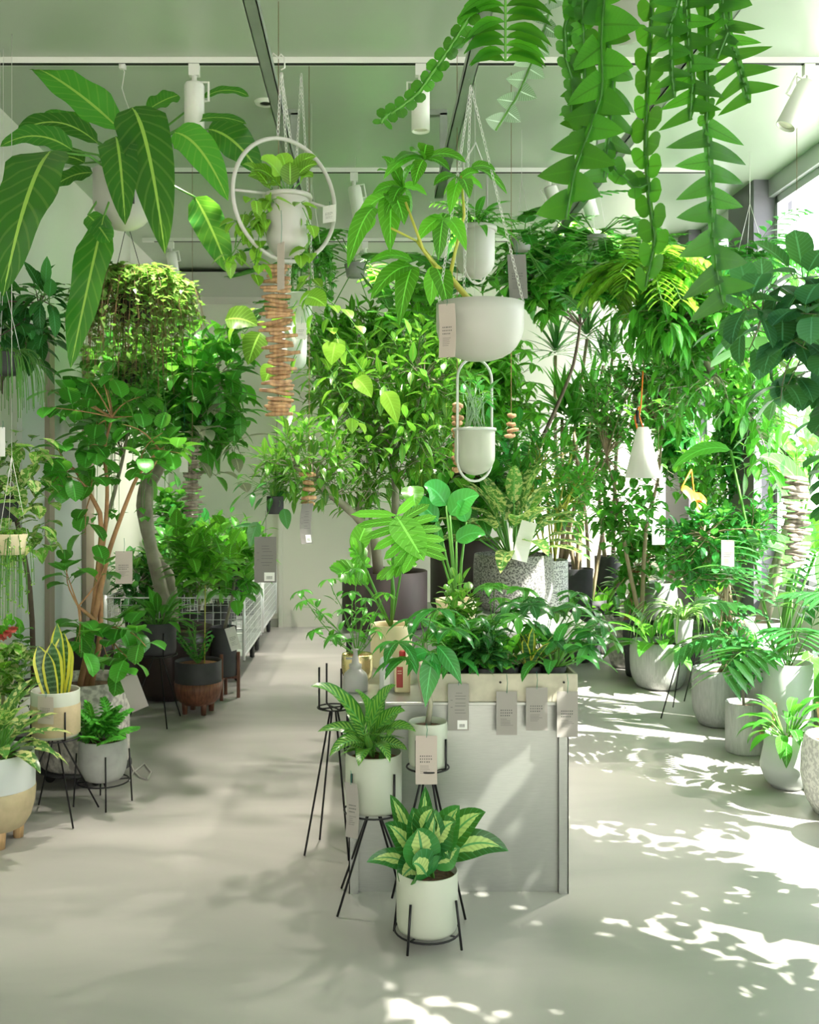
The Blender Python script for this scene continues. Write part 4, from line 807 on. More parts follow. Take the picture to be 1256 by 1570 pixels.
# ------------------------------------------------------------------ trees and floor pots
def tree(nm, lab, px, d, r, h, style, mat, trunks, crowns, lm, tm, z=0, tr=.016, soil=SOIL, group=None):
    t, c = potted(nm, lab, px, d, r, h, z, style, mat, soil, group=group); f, wd = M(), M(); tips = []
    for k, tk in enumerate(trunks):
        pts = [c+V((rnd(-.03, .03)*(k > 0), rnd(-.03, .03)*(k > 0), -.01))]+[P(a[0], a[1], a[2] if len(a) > 2 else d) for a in tk]
        n = len(pts); sm_ = []
        for i in range(n-1):
            for q in range(3): sm_.append(pts[i].lerp(pts[i+1], q/3))
        sm_.append(pts[-1]); q = [sm_[0]]+[(sm_[i-1]+sm_[i]*2+sm_[i+1])/4 for i in range(1, len(sm_)-1)]+[sm_[-1]]
        wd.tube(q, [tr*(1-.6*i/len(q)) for i in range(len(q))], 8); tips += pts[max(1, n//2):]
    for (a, b, dd, rx, ry, rz, n, kind, L, W, per) in crowns:
        crown(f, wd, tips or [c], P(a, b, dd), (rx*d/F, rz, ry*d/F), n, kind, L, W, per)
    fin(t, f, lm, wd, tm); return t
def legs(root, px, d, R, z, mat, n=3, r0=.018, rot=.5, splay=0):
    x = X(px, d)
    for i in range(n): a = rot+2*pi*i/n; m = M(); m.tube([(x+R*cos(a), d+R*sin(a), z), (x+(R+splay)*cos(a), d+(R+splay)*sin(a), 0.0)], [r0*1.3, r0], 12); m.build('foot', mat, root)
# --- left side
t, c = potted('potted_aglaonema', 'yellow-speckled aglaonema in a two-tone footed pot at the lower left edge', -10, 4.15, .165, .31, .06, 'round', POTW2)
legs(t, -10, 4.15, .1, .09, OAK, 4, .02, .6); m = M(); m.lathe([(.05, .0), (.1, 0)]+[(.1+.068*sin(pi/2*q), .17*(1-cos(pi/2*q))) for q in (.25, .5, .75, 1)]+[(.166, .172)], (X(-10, 4.15), 4.15, .057), 40); m.build('lower_band', TAN, t)
f = M(); rosette(f, c, 44, .2, .07, ovate, .1, 1.25, 1.0, pet=.1, seg=6, r=.04, rise=.08, wave=.05); fin(t, f, LAGL)
stand(85, 4.45, .105, .36, .2, 'black wire stand under the snake plant pot at the left', up=.12, rot=-.9, cross=True)
t, c = potted('potted_snake_plant', 'yellow-edged snake plant in a white-rimmed tan pot on a wire stand at the left', 85, 4.45, .105, .2, .36, 'cyl', POTW, BARK)
m = M(); m.lathe([(.1055, .012), (.107, .015), (.107, .14), (.1055, .143)], (X(85, 4.45), 4.45, .36), 40); m.build('tan_band', TAN, t)
f = M()
for (b, e, w_) in (((78, 1065), (58, 990), 20), ((86, 1072), (80, 985), 22), ((93, 1065), (88, 955), 18), ((97, 1068), (103, 980), 18), ((90, 1068), (98, 970), 20), ((84, 1066), (72, 1000), 16)):
    dd = 4.45+rnd(-.04, .03); B = V((P(*b, dd).x, dd, c.z-.01)); bigleaf(f, B, P(*e, dd+.02), w_*dd/F*1.45, sans, .03, nh=V((rnd(-.5, .5), -1, 0)), wave=.03, fold=.25)
fin(t, f, LSAN); card(70, 1068, 4.3, 28, 42, 'pale pinkish tag on the left of the snake plant pot', PAPERP, rz=-.3, string=6)
stand(158, 4.62, .112, .115, .13, 'short black wire stand under the small lobed-leaf plant at the left', up=.13, rot=.35)
t, c = potted('potted_fatsia', 'small lobed-leaf plant in a grey-white bowl pot on a short wire stand at the left', 158, 4.62, .11, .185, .115, 'round', CONC)
f = M(); [put(f, c+rvec(0, .9)*.07, V((rnd(-1, 1), rnd(-1, .6), rnd(.2, 1.6))), 'lobed', .13, .1) for _ in range(30)]; fin(t, f, LGR)
t = tree('potted_fiddle_fig', 'slender fig with sparse round leaves in a big rough marbled pot on a wheeled dolly', 130, 5.05, .22, .42, 'cyl', MARB,
    [[(152, 1000), (155, 930), (152, 880), (163, 800), (165, 740), (158, 690), (172, 640)], [(155, 900, 5.0), (165, 850, 5.0), (190, 780, 5.0), (212, 725, 5.0), (245, 690, 5.0)], [(160, 800, 5.0), (140, 760, 5.0), (115, 720, 5.0)], [(158, 960, 5), (120, 930, 4.9)]],
    [(160, 620, 5.0, 85, 70, .3, 15, 'round', .11, .1, 5), (115, 720, 4.9, 50, 50, .2, 8, 'round', .11, .095, 5), (235, 700, 4.9, 45, 50, .2, 7, 'round', .11, .095, 4), (140, 850, 4.9, 55, 40, .2, 4, 'round', .11, .095, 4), (165, 990, 4.75, 60, 50, .2, 9, 'round', .115, .1, 5)], LGR, TRKO, z=.07, tr=.016)
m = M(); x, d = X(130, 5.05), 5.05; m.lathe([(.001, .055), (.23, .055), (.23, .068), (.001, .068)], (x, d, 0), 40); dl = tagged(m.build('plant_dolly', DPOT), 'dark round wheeled dolly under the big marbled pot', 'dolly')
for i in range(4): a = i*pi/2+.6; m = M(); m.lathe([(.001, -.012), (.025, -.012), (.025, .012), (.001, .012)], (x+.17*cos(a), d+.17*sin(a), .026), 14, tilt=Matrix.Rotation(pi/2, 3, 'X')); m.build('caster', BLACK, dl)
card(196, 1036, 4.75, 26, 56, 'large tilted grey card leaning off the marbled pot rim at the left', PAPER, rz=.3, tilt=-.35, string=0, text=False)
card(190, 845, 4.9, 26, 50, 'pinkish tag hanging between the fig trunk and the curved grey trunk', PAPERP, rz=.1, string=20)
t = tree('potted_altissima_tree', 'tall fig with a thick curved grey-green trunk in a huge dark brown bowl pot', 262, 6.9, .3, .47, 'round', BRN,
    [[(264, 925), (258, 880), (235, 850), (224, 815), (215, 775), (222, 735), (240, 700), (262, 650), (270, 600)], [(224, 815, 6.8), (228, 740, 6.8), (300, 640, 6.7), (330, 580, 6.6)]],
    [(310, 600, 6.5, 85, 105, .4, 48, 'ovate', .17, .095, 6), (230, 600, 6.7, 70, 80, .4, 32, 'ovate', .16, .09, 6), (330, 700, 6.5, 50, 60, .3, 16, 'ovate', .15, .09, 5)], LGR, TRKG, tr=.05)
for _ in range(22): f = M(); put(f, P(rnd(285, 370), rnd(570, 740), rnd(6.1, 6.5)), rvec(-.6, .3)+V((0, -.8, 0)), 'ovate', .16, .085); f.build('pale_new_leaf', [LWHT, LWHT], t)
stand(243, 6.15, .108, .42, .19, 'thin black wire stand under the charcoal pot before the big brown bowl pot', up=.14, rot=-1.1, n=3, cross=True)
t, c = potted('potted_spathiphyllum', 'leafy plant in a charcoal cylinder pot on a thin stand before the brown bowl pot', 243, 6.15, .107, .19, .42, 'cyl', DPOT)
f = M(); rosette(f, c, 34, .2, .05, lance, .1, 1.2, 1.0, pet=.08, r=.04); [put(f, c+V((-.02, 0, .05)), V((rnd(-1, -.2), rnd(-.6, .3), rnd(0, .5))), 'ovate', .13, .09) for _ in range(10)]; fin(t, f, LGR)
t, c = potted('potted_zz_plant', 'ZZ plant in a black pot set in a walnut base with short feet', 304, 6.42, .148, .19, .14, 'cyl', DPOT, BARK)
x, d = X(304, 6.42), 6.42; m = M(); m.lathe([(.001, .06), (.1, .06), (.135, .09), (.15, .15), (.153, .2), (.149, .2)], (x, d, 0), 40); m.build('walnut_base', WALN, t); legs(t, 304, 6.42, .09, .09, WALN, 4, .016, .55)
f = M()
for i in range(9):
    a = rnd(0, 6.3); e = c+V((cos(a)*.12-.03, sin(a)*.1, rnd(.15, .26))); cs = curve(c, e, 6, .05); f.tube(cs, .005, 5, 1, cap=False)
    for q in cs[1:]:
        for sg in (-1, 1): f.leaf(q, V((sg*sin(a), -sg*cos(a), .5)), .055, .026, ovate, .3, .2, 3)
fin(t, f, LEM); m = M(); m.tube([c+V((.04, 0, 0)), c+V((.045, 0, .5))], .004, 6); m.build('support_cane', STEMY, t)
f = M(); crown(f, None, [c+V((.045, 0, .4))], P(318, 840, 6.3), (.3, .2, .16), 22, 'ovate', .14, .085, 5); f.build('climbing_foliage', [LBR, STEM], t)
t, c = potted('potted_ficus', 'small fig in a charcoal pot on a walnut stand beside the wire carts', 343, 6.85, .088, .33, .15, 'cyl', DPOT); f, wd = M(), M(); wd.tube([c, c+V((.05, 0, .2)), c+V((.08, 0, .36))], [.012, .01, .006], 8)
crown(f, wd, [c+V((.06, 0, .25)), c+V((.08, 0, .36))], P(360, 895, 6.7), (.22, .15, .1), 12, 'ovate', .14, .085, 4); fin(t, f, LGR, wd, TRKG)
x, d = X(343, 6.85), 6.85; t = thing('wooden_plant_stand', 'walnut plant stand with straight legs under the charcoal pot by the wire carts', 'plant stand', (x, d, 0)); m = M(); m.box((x-.1, d-.012, .13), (x+.1, d+.012, .149)); m.box((x-.012, d-.1, .13), (x+.012, d+.1, .149)); m.build('crosspiece', WALN, t, False)
for a, b_ in ((-.1, 0), (.1, 0), (0, -.1), (0, .1)): m = M(); m.box((x+a-.011, d+b_-.011, 0), (x+a+.011, d+b_+.011, .31)); m.build('leg', WALN, t, False, .003)
card(352, 962, 6.55, 16, 36, 'small white tag dangling off the pot on the walnut stand', PAPERW, tilt=-.3, string=8)
def cart(y0, y1, lab):
    x0, x1 = -1.9, -.9; t = thing('wire_cart', lab, 'wire cart', ((x0+x1)/2, (y0+y1)/2, 0), 'wire carts along the left wall'); z0, z1 = .2, .62
    def panel(a, b, name='wire_panel'):
        a, b = V(a), V(b); m = M(); L = (b-a).length; n = int(L/.055)
        for i in range(n+1): q = a.lerp(b, i/n); m.tube([q, q+V((0, 0, z1-z0))], .0028, 4, cap=False)
        for k in range(9): zz = V((0, 0, (z1-z0)*k/8)); m.tube([a+zz, b+zz], .0028 if 0 < k < 8 else .007, 4, cap=False)
        m.build(name, WIRE, t)
    panel((x0, y0, z0), (x1, y0, z0)); panel((x1, y0, z0), (x1, y1, z0)); panel((x0, y1, z0), (x1, y1, z0)); panel((x0, y0, z0), (x0, y1, z0))
    for x in (x0, x1):
        for y in (y0, y1): m = M(); m.tube([(x, y, z0-.03), (x, y, z1+.02)], .012, 8); m.build('corner_post', WIRE, t)
    m = M(); m.box((x0, y0, z0-.02), (x1, y1, z0-.005)); m.build('base_tray', WIRE, t, False)
    for x in (x0+.06, x1-.06):
        for y in (y0+.1, y1-.1): m = M(); m.lathe([(.001, -.015), (.05, -.015), (.055, 0), (.05, .015), (.001, .015)], (x, y, .056), 18, tilt=Matrix.Rotation(pi/2, 3, 'Y')); m.box((x-.02, y-.02, .1), (x+.02, y+.02, .18)); m.build('wheel', BLACK, t)
cart(7.3, 8.45, 'nearer of the two white wire carts on wheels along the left wall'); cart(8.6, 9.8, 'farther of the two white wire carts, next to the back door')
t, c = potted('potted_ficus', 'light-leaved fig in a dark grey pot on the near wire cart', 357, 7.45, .105, .22, .635, 'cyl', DPOT); f, wd = M(), M(); wd.tube([c, c+V((0, 0, .2))], .008, 6); crown(f, wd, [c, c+V((-.05, 0, .15))], c+V((-.12, 0, .12)), (.35, .2, .16), 26, 'ovate', .15, .085, 5); fin(t, f, LBR, wd, TRKG)
m = M(); m.box((-1.25, 7.32, .625), (-.92, 7.62, .633)); tagged(m.build('metal_shelf', WIRE, None, False), 'small metal shelf plate over the corner of the nearer wire cart', 'shelf plate')
CARTP = ((215, 7.7, .36, 'dark bushy plant', LDK, 'ovate', .13, .06), (262, 7.9, .5, 'broad-leaved plant', LGR, 'ovate', .15, .08), (305, 7.7, .5, 'fine leafy plant', LCRO, 'lance', .09, .03), (335, 8.15, .45, 'pale green plant', LBR, 'lance', .11, .04), (285, 8.9, .62, 'tall emerald plant', LEM, 'ovate', .15, .07), (345, 9.1, .55, 'leafy plant', LGR, 'lance', .13, .045), (375, 9.5, .5, 'small plant', LBR, 'ovate', .1, .05), (235, 9.2, .8, 'high bushy plant', LGR, 'ovate', .15, .08))
for i, (px, d, hh, wds, lm, k, L, W) in enumerate(CARTP):
    place = ('at the left front of the nearer wire cart', 'standing mid-left in the nearer wire cart', 'in the middle of the nearer wire cart', 'at the right rear of the nearer wire cart', 'in the middle of the farther wire cart', 'at the right of the farther wire cart', 'at the back door end of the farther wire cart', 'at the wall side of the farther wire cart')[i]
    x = X(px, d); x = max(-1.75, min(-1.05, x)); t = thing('potted_foliage_plant', '%s in a dark pot %s' % (wds, place), 'potted plant', (x, d, .2), 'plants standing in the wire carts'); pot(t, (x, d, .2), .12, .26, 'taper', DPOT, seg=24); c = V((x, d, .44)); f, wd = M(), M()
    wd.tube([c, c+V((0, 0, hh*.7))], .01, 6); crown(f, wd, [c, c+V((0, 0, hh*.4)), c+V((0, 0, hh*.7))], c+V((0, 0, hh*.75)), (.28, .26, hh*.6), 34, k, L, W, 6); fin(t, f, lm, wd, TRKG)
# bench at far left with small plants
t = thing('low_bench', 'low dark bench behind the pots at the left edge', 'bench', (-1.74, 4.87, 0)); m = M(); m.box((-1.97, 4.47, .32), (-1.51, 5.3, .35)); m.build('bench_top', DPOT, t, False)
for x in (-1.94, -1.54):
    for y in (4.5, 5.27): m = M(); m.box((x-.015, y-.015, 0), (x+.015, y+.015, .32)); m.build('leg', BLK, t, False)
def bench(nm, px, d, r, h, mat, lab, mk, lm, extra=None):
    t, c = potted(nm, lab, px, d, r, h, .35, 'taper', mat); f = M(); mk(f, c); fin(t, f, lm)
    if extra: extra(t, c)
bench('potted_peperomia', 32, 4.62, .07, .15, SPOT, 'cream-variegated peperomia in a black-spotted white pot at the left edge', lambda f, c: [put(f, c+V((rnd(-.1, .06), rnd(-.08, .05), rnd(0, .22))), rvec(-.2, 1), 'ovate', .075, .055) for _ in range(80)], LVAR)
def flowers(t, c):
    for (a, b_) in ((12, 972), (2, 978), (20, 965)):
        m = M(); q = P(a, b_, 4.85)
        for k in range(16): m.leaf(q, rvec(-.3, 1)+V((0, -.5, 0)), .03, .028, ovate, 1.2, .3, 3)
        m.build('flower', PINK, t)
bench('potted_begonia', -4, 4.98, .08, .16, CREAM, 'bushy plant with coral-pink flowers at the left edge', lambda f, c: [put(f, c+V((rnd(-.12, .16), rnd(-.1, .08), rnd(0, .26))), rvec(-.2, 1), 'ovate', .07, .05) for _ in range(80)], LBR, flowers)
bench('potted_succulent_vine', -40, 4.6, .08, .12, DPOT, 'olive leafy vine in a dark pot at the very left of the bench', lambda f, c: [put(f, c+V((rnd(-.1, .15), rnd(-.08, .05), rnd(0, .2))), rvec(-.3, 1), 'heart', .08, .06) for _ in range(60)], LYL)
tree('potted_rubber_tree', 'rubber tree whose dark branch reaches in from the left edge, above the hanging strings', 52, 5.65, .11, .35, 'cyl', DPOT, [[(48, 900), (15, 750), (0, 620), (5, 545, 5.2), (30, 500, 5.0), (60, 465, 4.9)]], [(15, 520, 4.9, 70, 50, .25, 18, 'ovate', .15, .075, 6), (60, 470, 4.8, 30, 25, .12, 6, 'ovate', .14, .06, 5)], LDK, TRKD)
def hangp(nm, lab, px, py, d, r, h, mat, mk, lm, sm=STEM):
    x = X(px, d); z = P(0, py, d).z; t = thing(nm, lab, 'hanging planter', (x, d, z)); pot(t, (x, d, z), r, h, 'taper', mat, seg=28); m = M()
    for a in (0, 2.1, 4.2): m.tube([(x+r*cos(a), d+r*sin(a), z+h), (x, d, z+h+.35)], .0015, 4)
    m.tube([(x, d, z+h+.35), (x, d, ZC-.01)], .0015, 4); m.build('hanging_wire', CHAIN, t); f = M(); mk(f, V((x, d, z+h*.9))); fin(t, f, lm, sm=sm); return t
def strings(n, R, ln, lf=0, sz=.01):
    def mk(f, c):
        for i in range(n):
            a = rnd(0, 2*pi); r1 = R*rnd(.4, 1); e = c+V((cos(a)*r1, sin(a)*r1, -ln*rnd(.3, 1))); ctl = c+V((cos(a)*r1, sin(a)*r1, .1)); cs = [c*(1-q)**2+ctl*2*q*(1-q)+e*q*q for q in [k/9 for k in range(10)]]; f.tube(cs, .0018, 3, 1, cap=False)
            if lf:
                for q in cs[2:]:
                    for _ in range(lf): f.leaf(q+rvec()*.006, rvec(-1, .3), sz, sz*.8, ovate, .4, .2, 2)
    return mk
hangp('rhipsalis_hanging_planter', 'fine stringy mistletoe cactus hanging at the left edge', 5, 575, 4.7, .08, .1, DPOT, strings(110, .2, .3), LGR)
hangp('pothos_hanging_planter', 'dense variegated climbing plant hanging at the left edge below the strings', 0, 800, 4.75, .09, .12, DPOT, lambda f, c: [put(f, c+V((rnd(-.2, .22), rnd(-.15, .12), rnd(-.25, .3))), rvec(-.8, .6), 'heart', .085, .07) for _ in range(170)], LVAR)
hangp('string_of_pearls_planter', 'pale string-of-pearls trailing long beads at the left edge', 18, 850, 4.55, .07, .09, CREAM, strings(46, .1, .42, 3, .013), LYL)
hangp('trailing_fig_planter', 'long trailing dark leafed vine hanging behind the fig trunk', 200, 590, 5.6, .09, .12, DPOT, strings(40, .22, .85, 2, .055), LGR)
card(282, 682, 5.55, 13, 42, 'white paper strip tag hanging beside the grey driftwood garland', PAPERW, string=70, text=False)
card(4, 655, 4.6, 8, 45, 'narrow white tag under the stringy cactus at the left edge', PAPERW, string=10, text=False)
m = M(); m.tube([V((X(a, b_), b_, .006)) for a, b_ in ((198, 4.95), (204, 5.1), (222, 5.25), (232, 5.1), (226, 4.98), (214, 5.02), (205, 5.12), (198, 5.3), (186, 5.5))], .005, 6); tagged(m.build('power_cable', WHITE), 'white cable looped on the floor beside the marbled pot', 'cable')

# --- right side
t, c = potted('potted_lady_palm', 'small fan-leaved plant in a white diamond-shaped pot, second from the right edge', 1207, 4.88, .125, .26, 0, 'dim', POTW2)
f = M(); rosette(f, c, 30, .17, .055, lance, .3, 1.45, 1.4, pet=.08, r=.03, rise=.06); fin(t, f, LGR)
t = tree('potted_banyan_tree', 'fig tree with large round backlit leaves, its speckled white pot cut by the right edge', 1296, 4.5, .185, .34, 'barrel', terrazzo('white_speckled_clay', (.72, .72, .68), (.5, .5, .48), 60), [[(1310, 1000), (1300, 800), (1290, 660), (1270, 560, 4.3), (1240, 520, 4.2), (1170, 480, 4.1)], [(1300, 800), (1295, 600), (1300, 480, 4.2), (1240, 440, 4.1)]],
    [(1190, 500, 4.0, 75, 60, .25, 11, 'round', .16, .11, 4), (1235, 450, 4.0, 55, 45, .25, 9, 'round', .16, .1, 4), (1250, 590, 4.1, 55, 50, .25, 9, 'round', .15, .1, 4), (1310, 540, 4.3, 60, 100, .4, 16, 'round', .15, .1, 5), (1385, 740, 4.15, 75, 230, .5, 60, 'round', .15, .1, 6)], LBL, TRKG, tr=.022)  # last crown is out of view, added to block sun from the right floor
t = tree('potted_ficus_bush', 'small bush of dark little leaves in a ribbed grey cylinder pot', 1141, 5.5, .098, .27, 'cyl', RIBC, [[(1138, 1040), (1136, 1000)]], [(1138, 1010, 5.4, 36, 45, .14, 44, 'ovate', .05, .035, 7)], LEM, TRKG, tr=.008)
t, c = potted('potted_kentia_palm', 'arching palm in a tall white cylinder pot held by pale oak legs', 1208, 5.32, .125, .37, .15, 'cyl', POTW2)
f = M()
for i, e in enumerate(((1140, 930), (1150, 880), (1190, 900), (1230, 900), (1260, 940), (1130, 980), (1250, 880), (1200, 950), (1270, 990), (1170, 1000), (1220, 840))):
    q = c.lerp(P(*e, 5.2+rnd(-.4, .3)), .65); f.tube([c, q], .004, 5, 1); put(f, q, P(*e, 5.2)-c+V((0, rnd(-.3, .2), 0)), 'pinn', .42, .22)
fin(t, f, LDK); x, d = X(1208, 5.32), 5.32; t = thing('oak_plant_stand', 'pale oak three-legged stand around the tall white cylinder pot', 'plant stand', (x, d, 0)); m = M(); m.tube([(x+.133*cos(a), d+.133*sin(a), .14) for a in [2*pi*k/24 for k in range(24)]], .009, 6, closed=True); m.box((x-.14, d-.01, .131), (x+.14, d+.01, .149)); m.build('ring', OAK, t)
for a in (pi+.75, -.6, pi/2): m = M(); m.tube([(x+.147*cos(a), d+.147*sin(a), .33), (x+.185*cos(a), d+.185*sin(a), 0)], [.011, .011], 10); m.build('leg', OAK, t)
t = tree('potted_mini_leaf_tree', 'bonsai-like tree of tiny leaves in a ribbed pale clay pot, beside the grey cylinder pot', 1100, 6.1, .148, .34, 'round', RIBC, [[(1124, 1000, 6.1), (1122, 960, 6.0), (1112, 920, 5.9), (1115, 890, 5.9), (1095, 850, 5.9), (1080, 820, 5.8)], [(1122, 960, 6), (1115, 880, 6), (1150, 830, 6)]],
    [(1080, 840, 5.9, 85, 62, .35, 80, 'ovate', .07, .042, 9), (1150, 800, 5.9, 50, 50, .3, 36, 'ovate', .07, .04, 9), (1120, 980, 6.0, 36, 36, .15, 16, 'ovate', .05, .035, 7)], LEM, TRK, tr=.018)
card(1116, 828, 5.5, 20, 46, 'grey tag hanging in the tiny-leaved tree at the right', PAPER, string=14)
t, c = potted('potted_bird_nest_plant', 'broad drooping-leaf plant in a wide ribbed pale grey pot on the right aisle', 1010, 7.18, .2, .33, 0, 'round', RIBC)
f = M(); rosette(f, c, 26, .3, .1, ovate, .2, 1.35, 1.0, pet=.1, r=.08, seg=7); fin(t, f, LGR)
stand(1048, 6.35, .06, .45, .2, 'spindly black tripod stand under the spider plant', up=.0, rot=-.5, n=3, cross=True)
t, c = potted('potted_spider_plant', 'spider plant with white-striped arching leaves on a spindly tripod stand', 1048, 6.35, .06, .15, .45, 'taper', POTW2); f = M()
for i in range(46): a = rnd(0, 6.3); o = V((cos(a), sin(a), rnd(.9, 2.2))); f.leaf(c+V((0, 0, 0)), o, rnd(.36, .56), .02, strap, 3.0, .3, 8)
fin(t, f, LSPI)
stand(1083, 6.75, .075, .55, .16, 'black wire stand behind the spider plant carrying a small white pot', up=.1, rot=.2, cross=True)
t, c = potted('potted_pilea', 'low green plant in a small white pot on the stand right of the spider plant', 1083, 6.75, .074, .15, .55, 'cyl', POTW2); f = M(); [put(f, c+V((rnd(-.1, .1), rnd(-.1, .1), rnd(0, .08))), rvec(0, 1), 'ovate', .09, .05) for _ in range(44)]; fin(t, f, LBR)
t = tree('potted_leaning_ficus', 'small fig with a reddish bent trunk in a rough concrete pot, right aisle', 957, 7.95, .13, .37, 'round', MARB, [[(968, 920), (975, 880), (995, 855), (1005, 830)]], [(990, 850, 7.8, 60, 40, .25, 32, 'ovate', .12, .07, 6), (970, 910, 7.7, 40, 25, .2, 12, 'ovate', .12, .07, 5)], LGR, TRKO, tr=.02)
t, c = potted('potted_dwarf_lily', 'upright pale-edged leafy plant in a mottled concrete pot, farthest on the right aisle', 921, 8.6, .11, .33, 0, 'round', MARB); f = M(); rosette(f, c, 34, .26, .06, lance, .05, 1.1, .8, pet=.08, r=.05); fin(t, f, LBR)
t = tree('potted_curved_trunk_ficus', 'spreading tree with a long curved bare trunk in a concrete pot by the window', 1160, 6.3, .18, .6, 'barrel', CONC, [[(1235, 720, 6.2), (1215, 690, 6.0), (1160, 660, 5.8), (1125, 620, 5.7), (1095, 575, 5.6), (1065, 520, 5.5), (1050, 490, 5.5)], [(1235, 720, 6.2), (1205, 700, 6.0), (1180, 600, 5.9), (1140, 540, 5.8)]],
    [(1070, 480, 5.5, 80, 60, .4, 55, 'lance', .13, .045, 8), (1000, 470, 5.4, 55, 60, .3, 24, 'droop', .15, .05, 7), (1130, 560, 5.6, 90, 75, .4, 60, 'lance', .12, .045, 8), (1060, 600, 5.6, 70, 50, .3, 28, 'lance', .1, .035, 8), (1190, 700, 5.8, 60, 60, .4, 24, 'lance', .13, .045, 7)], LGR, TRKG, tr=.035)
t = tree('potted_olive_tree', 'bushy small tree in a rounded tall concrete pot behind the tiny-leaved tree', 1010, 8.0, .15, .66, 'barrel', CONC, [[(1118, 840), (1110, 760)], [(1110, 800), (1150, 740)]], [(1110, 740, 7.5, 85, 70, .4, 60, 'ovate', .1, .06, 7)], LGR, TRKG)
t, c = potted('potted_banana_plant', 'large strappy banana-like leaves in a grey pot at the right edge before the window', 1190, 5.85, .16, .5, 0, 'cyl', CONC); f = M()
for (b, e, w_) in (((1240, 760), (1165, 700), 34), ((1245, 740), (1150, 650), 34), ((1245, 800), (1200, 900), 40), ((1250, 700), (1240, 610), 40), ((1230, 860), (1140, 830), 36), ((1250, 850), (1235, 780), 40), ((1255, 900), (1290, 800), 40), ((1240, 1000), (1250, 1090), 46), ((1230, 820), (1180, 720), 30), ((1120, 690), (1030, 720), 24)):
    dd = 5.7+rnd(-.2, .2); f.tube([c, P(*b, dd)], .008, 6, 1); bigleaf(f, P(*b, dd), P(*e, dd-.1), w_*dd/F, ovate, .14, nh=V((rnd(-.5, .5), -.8, .5)), wave=.08)
fin(t, f, LGR)
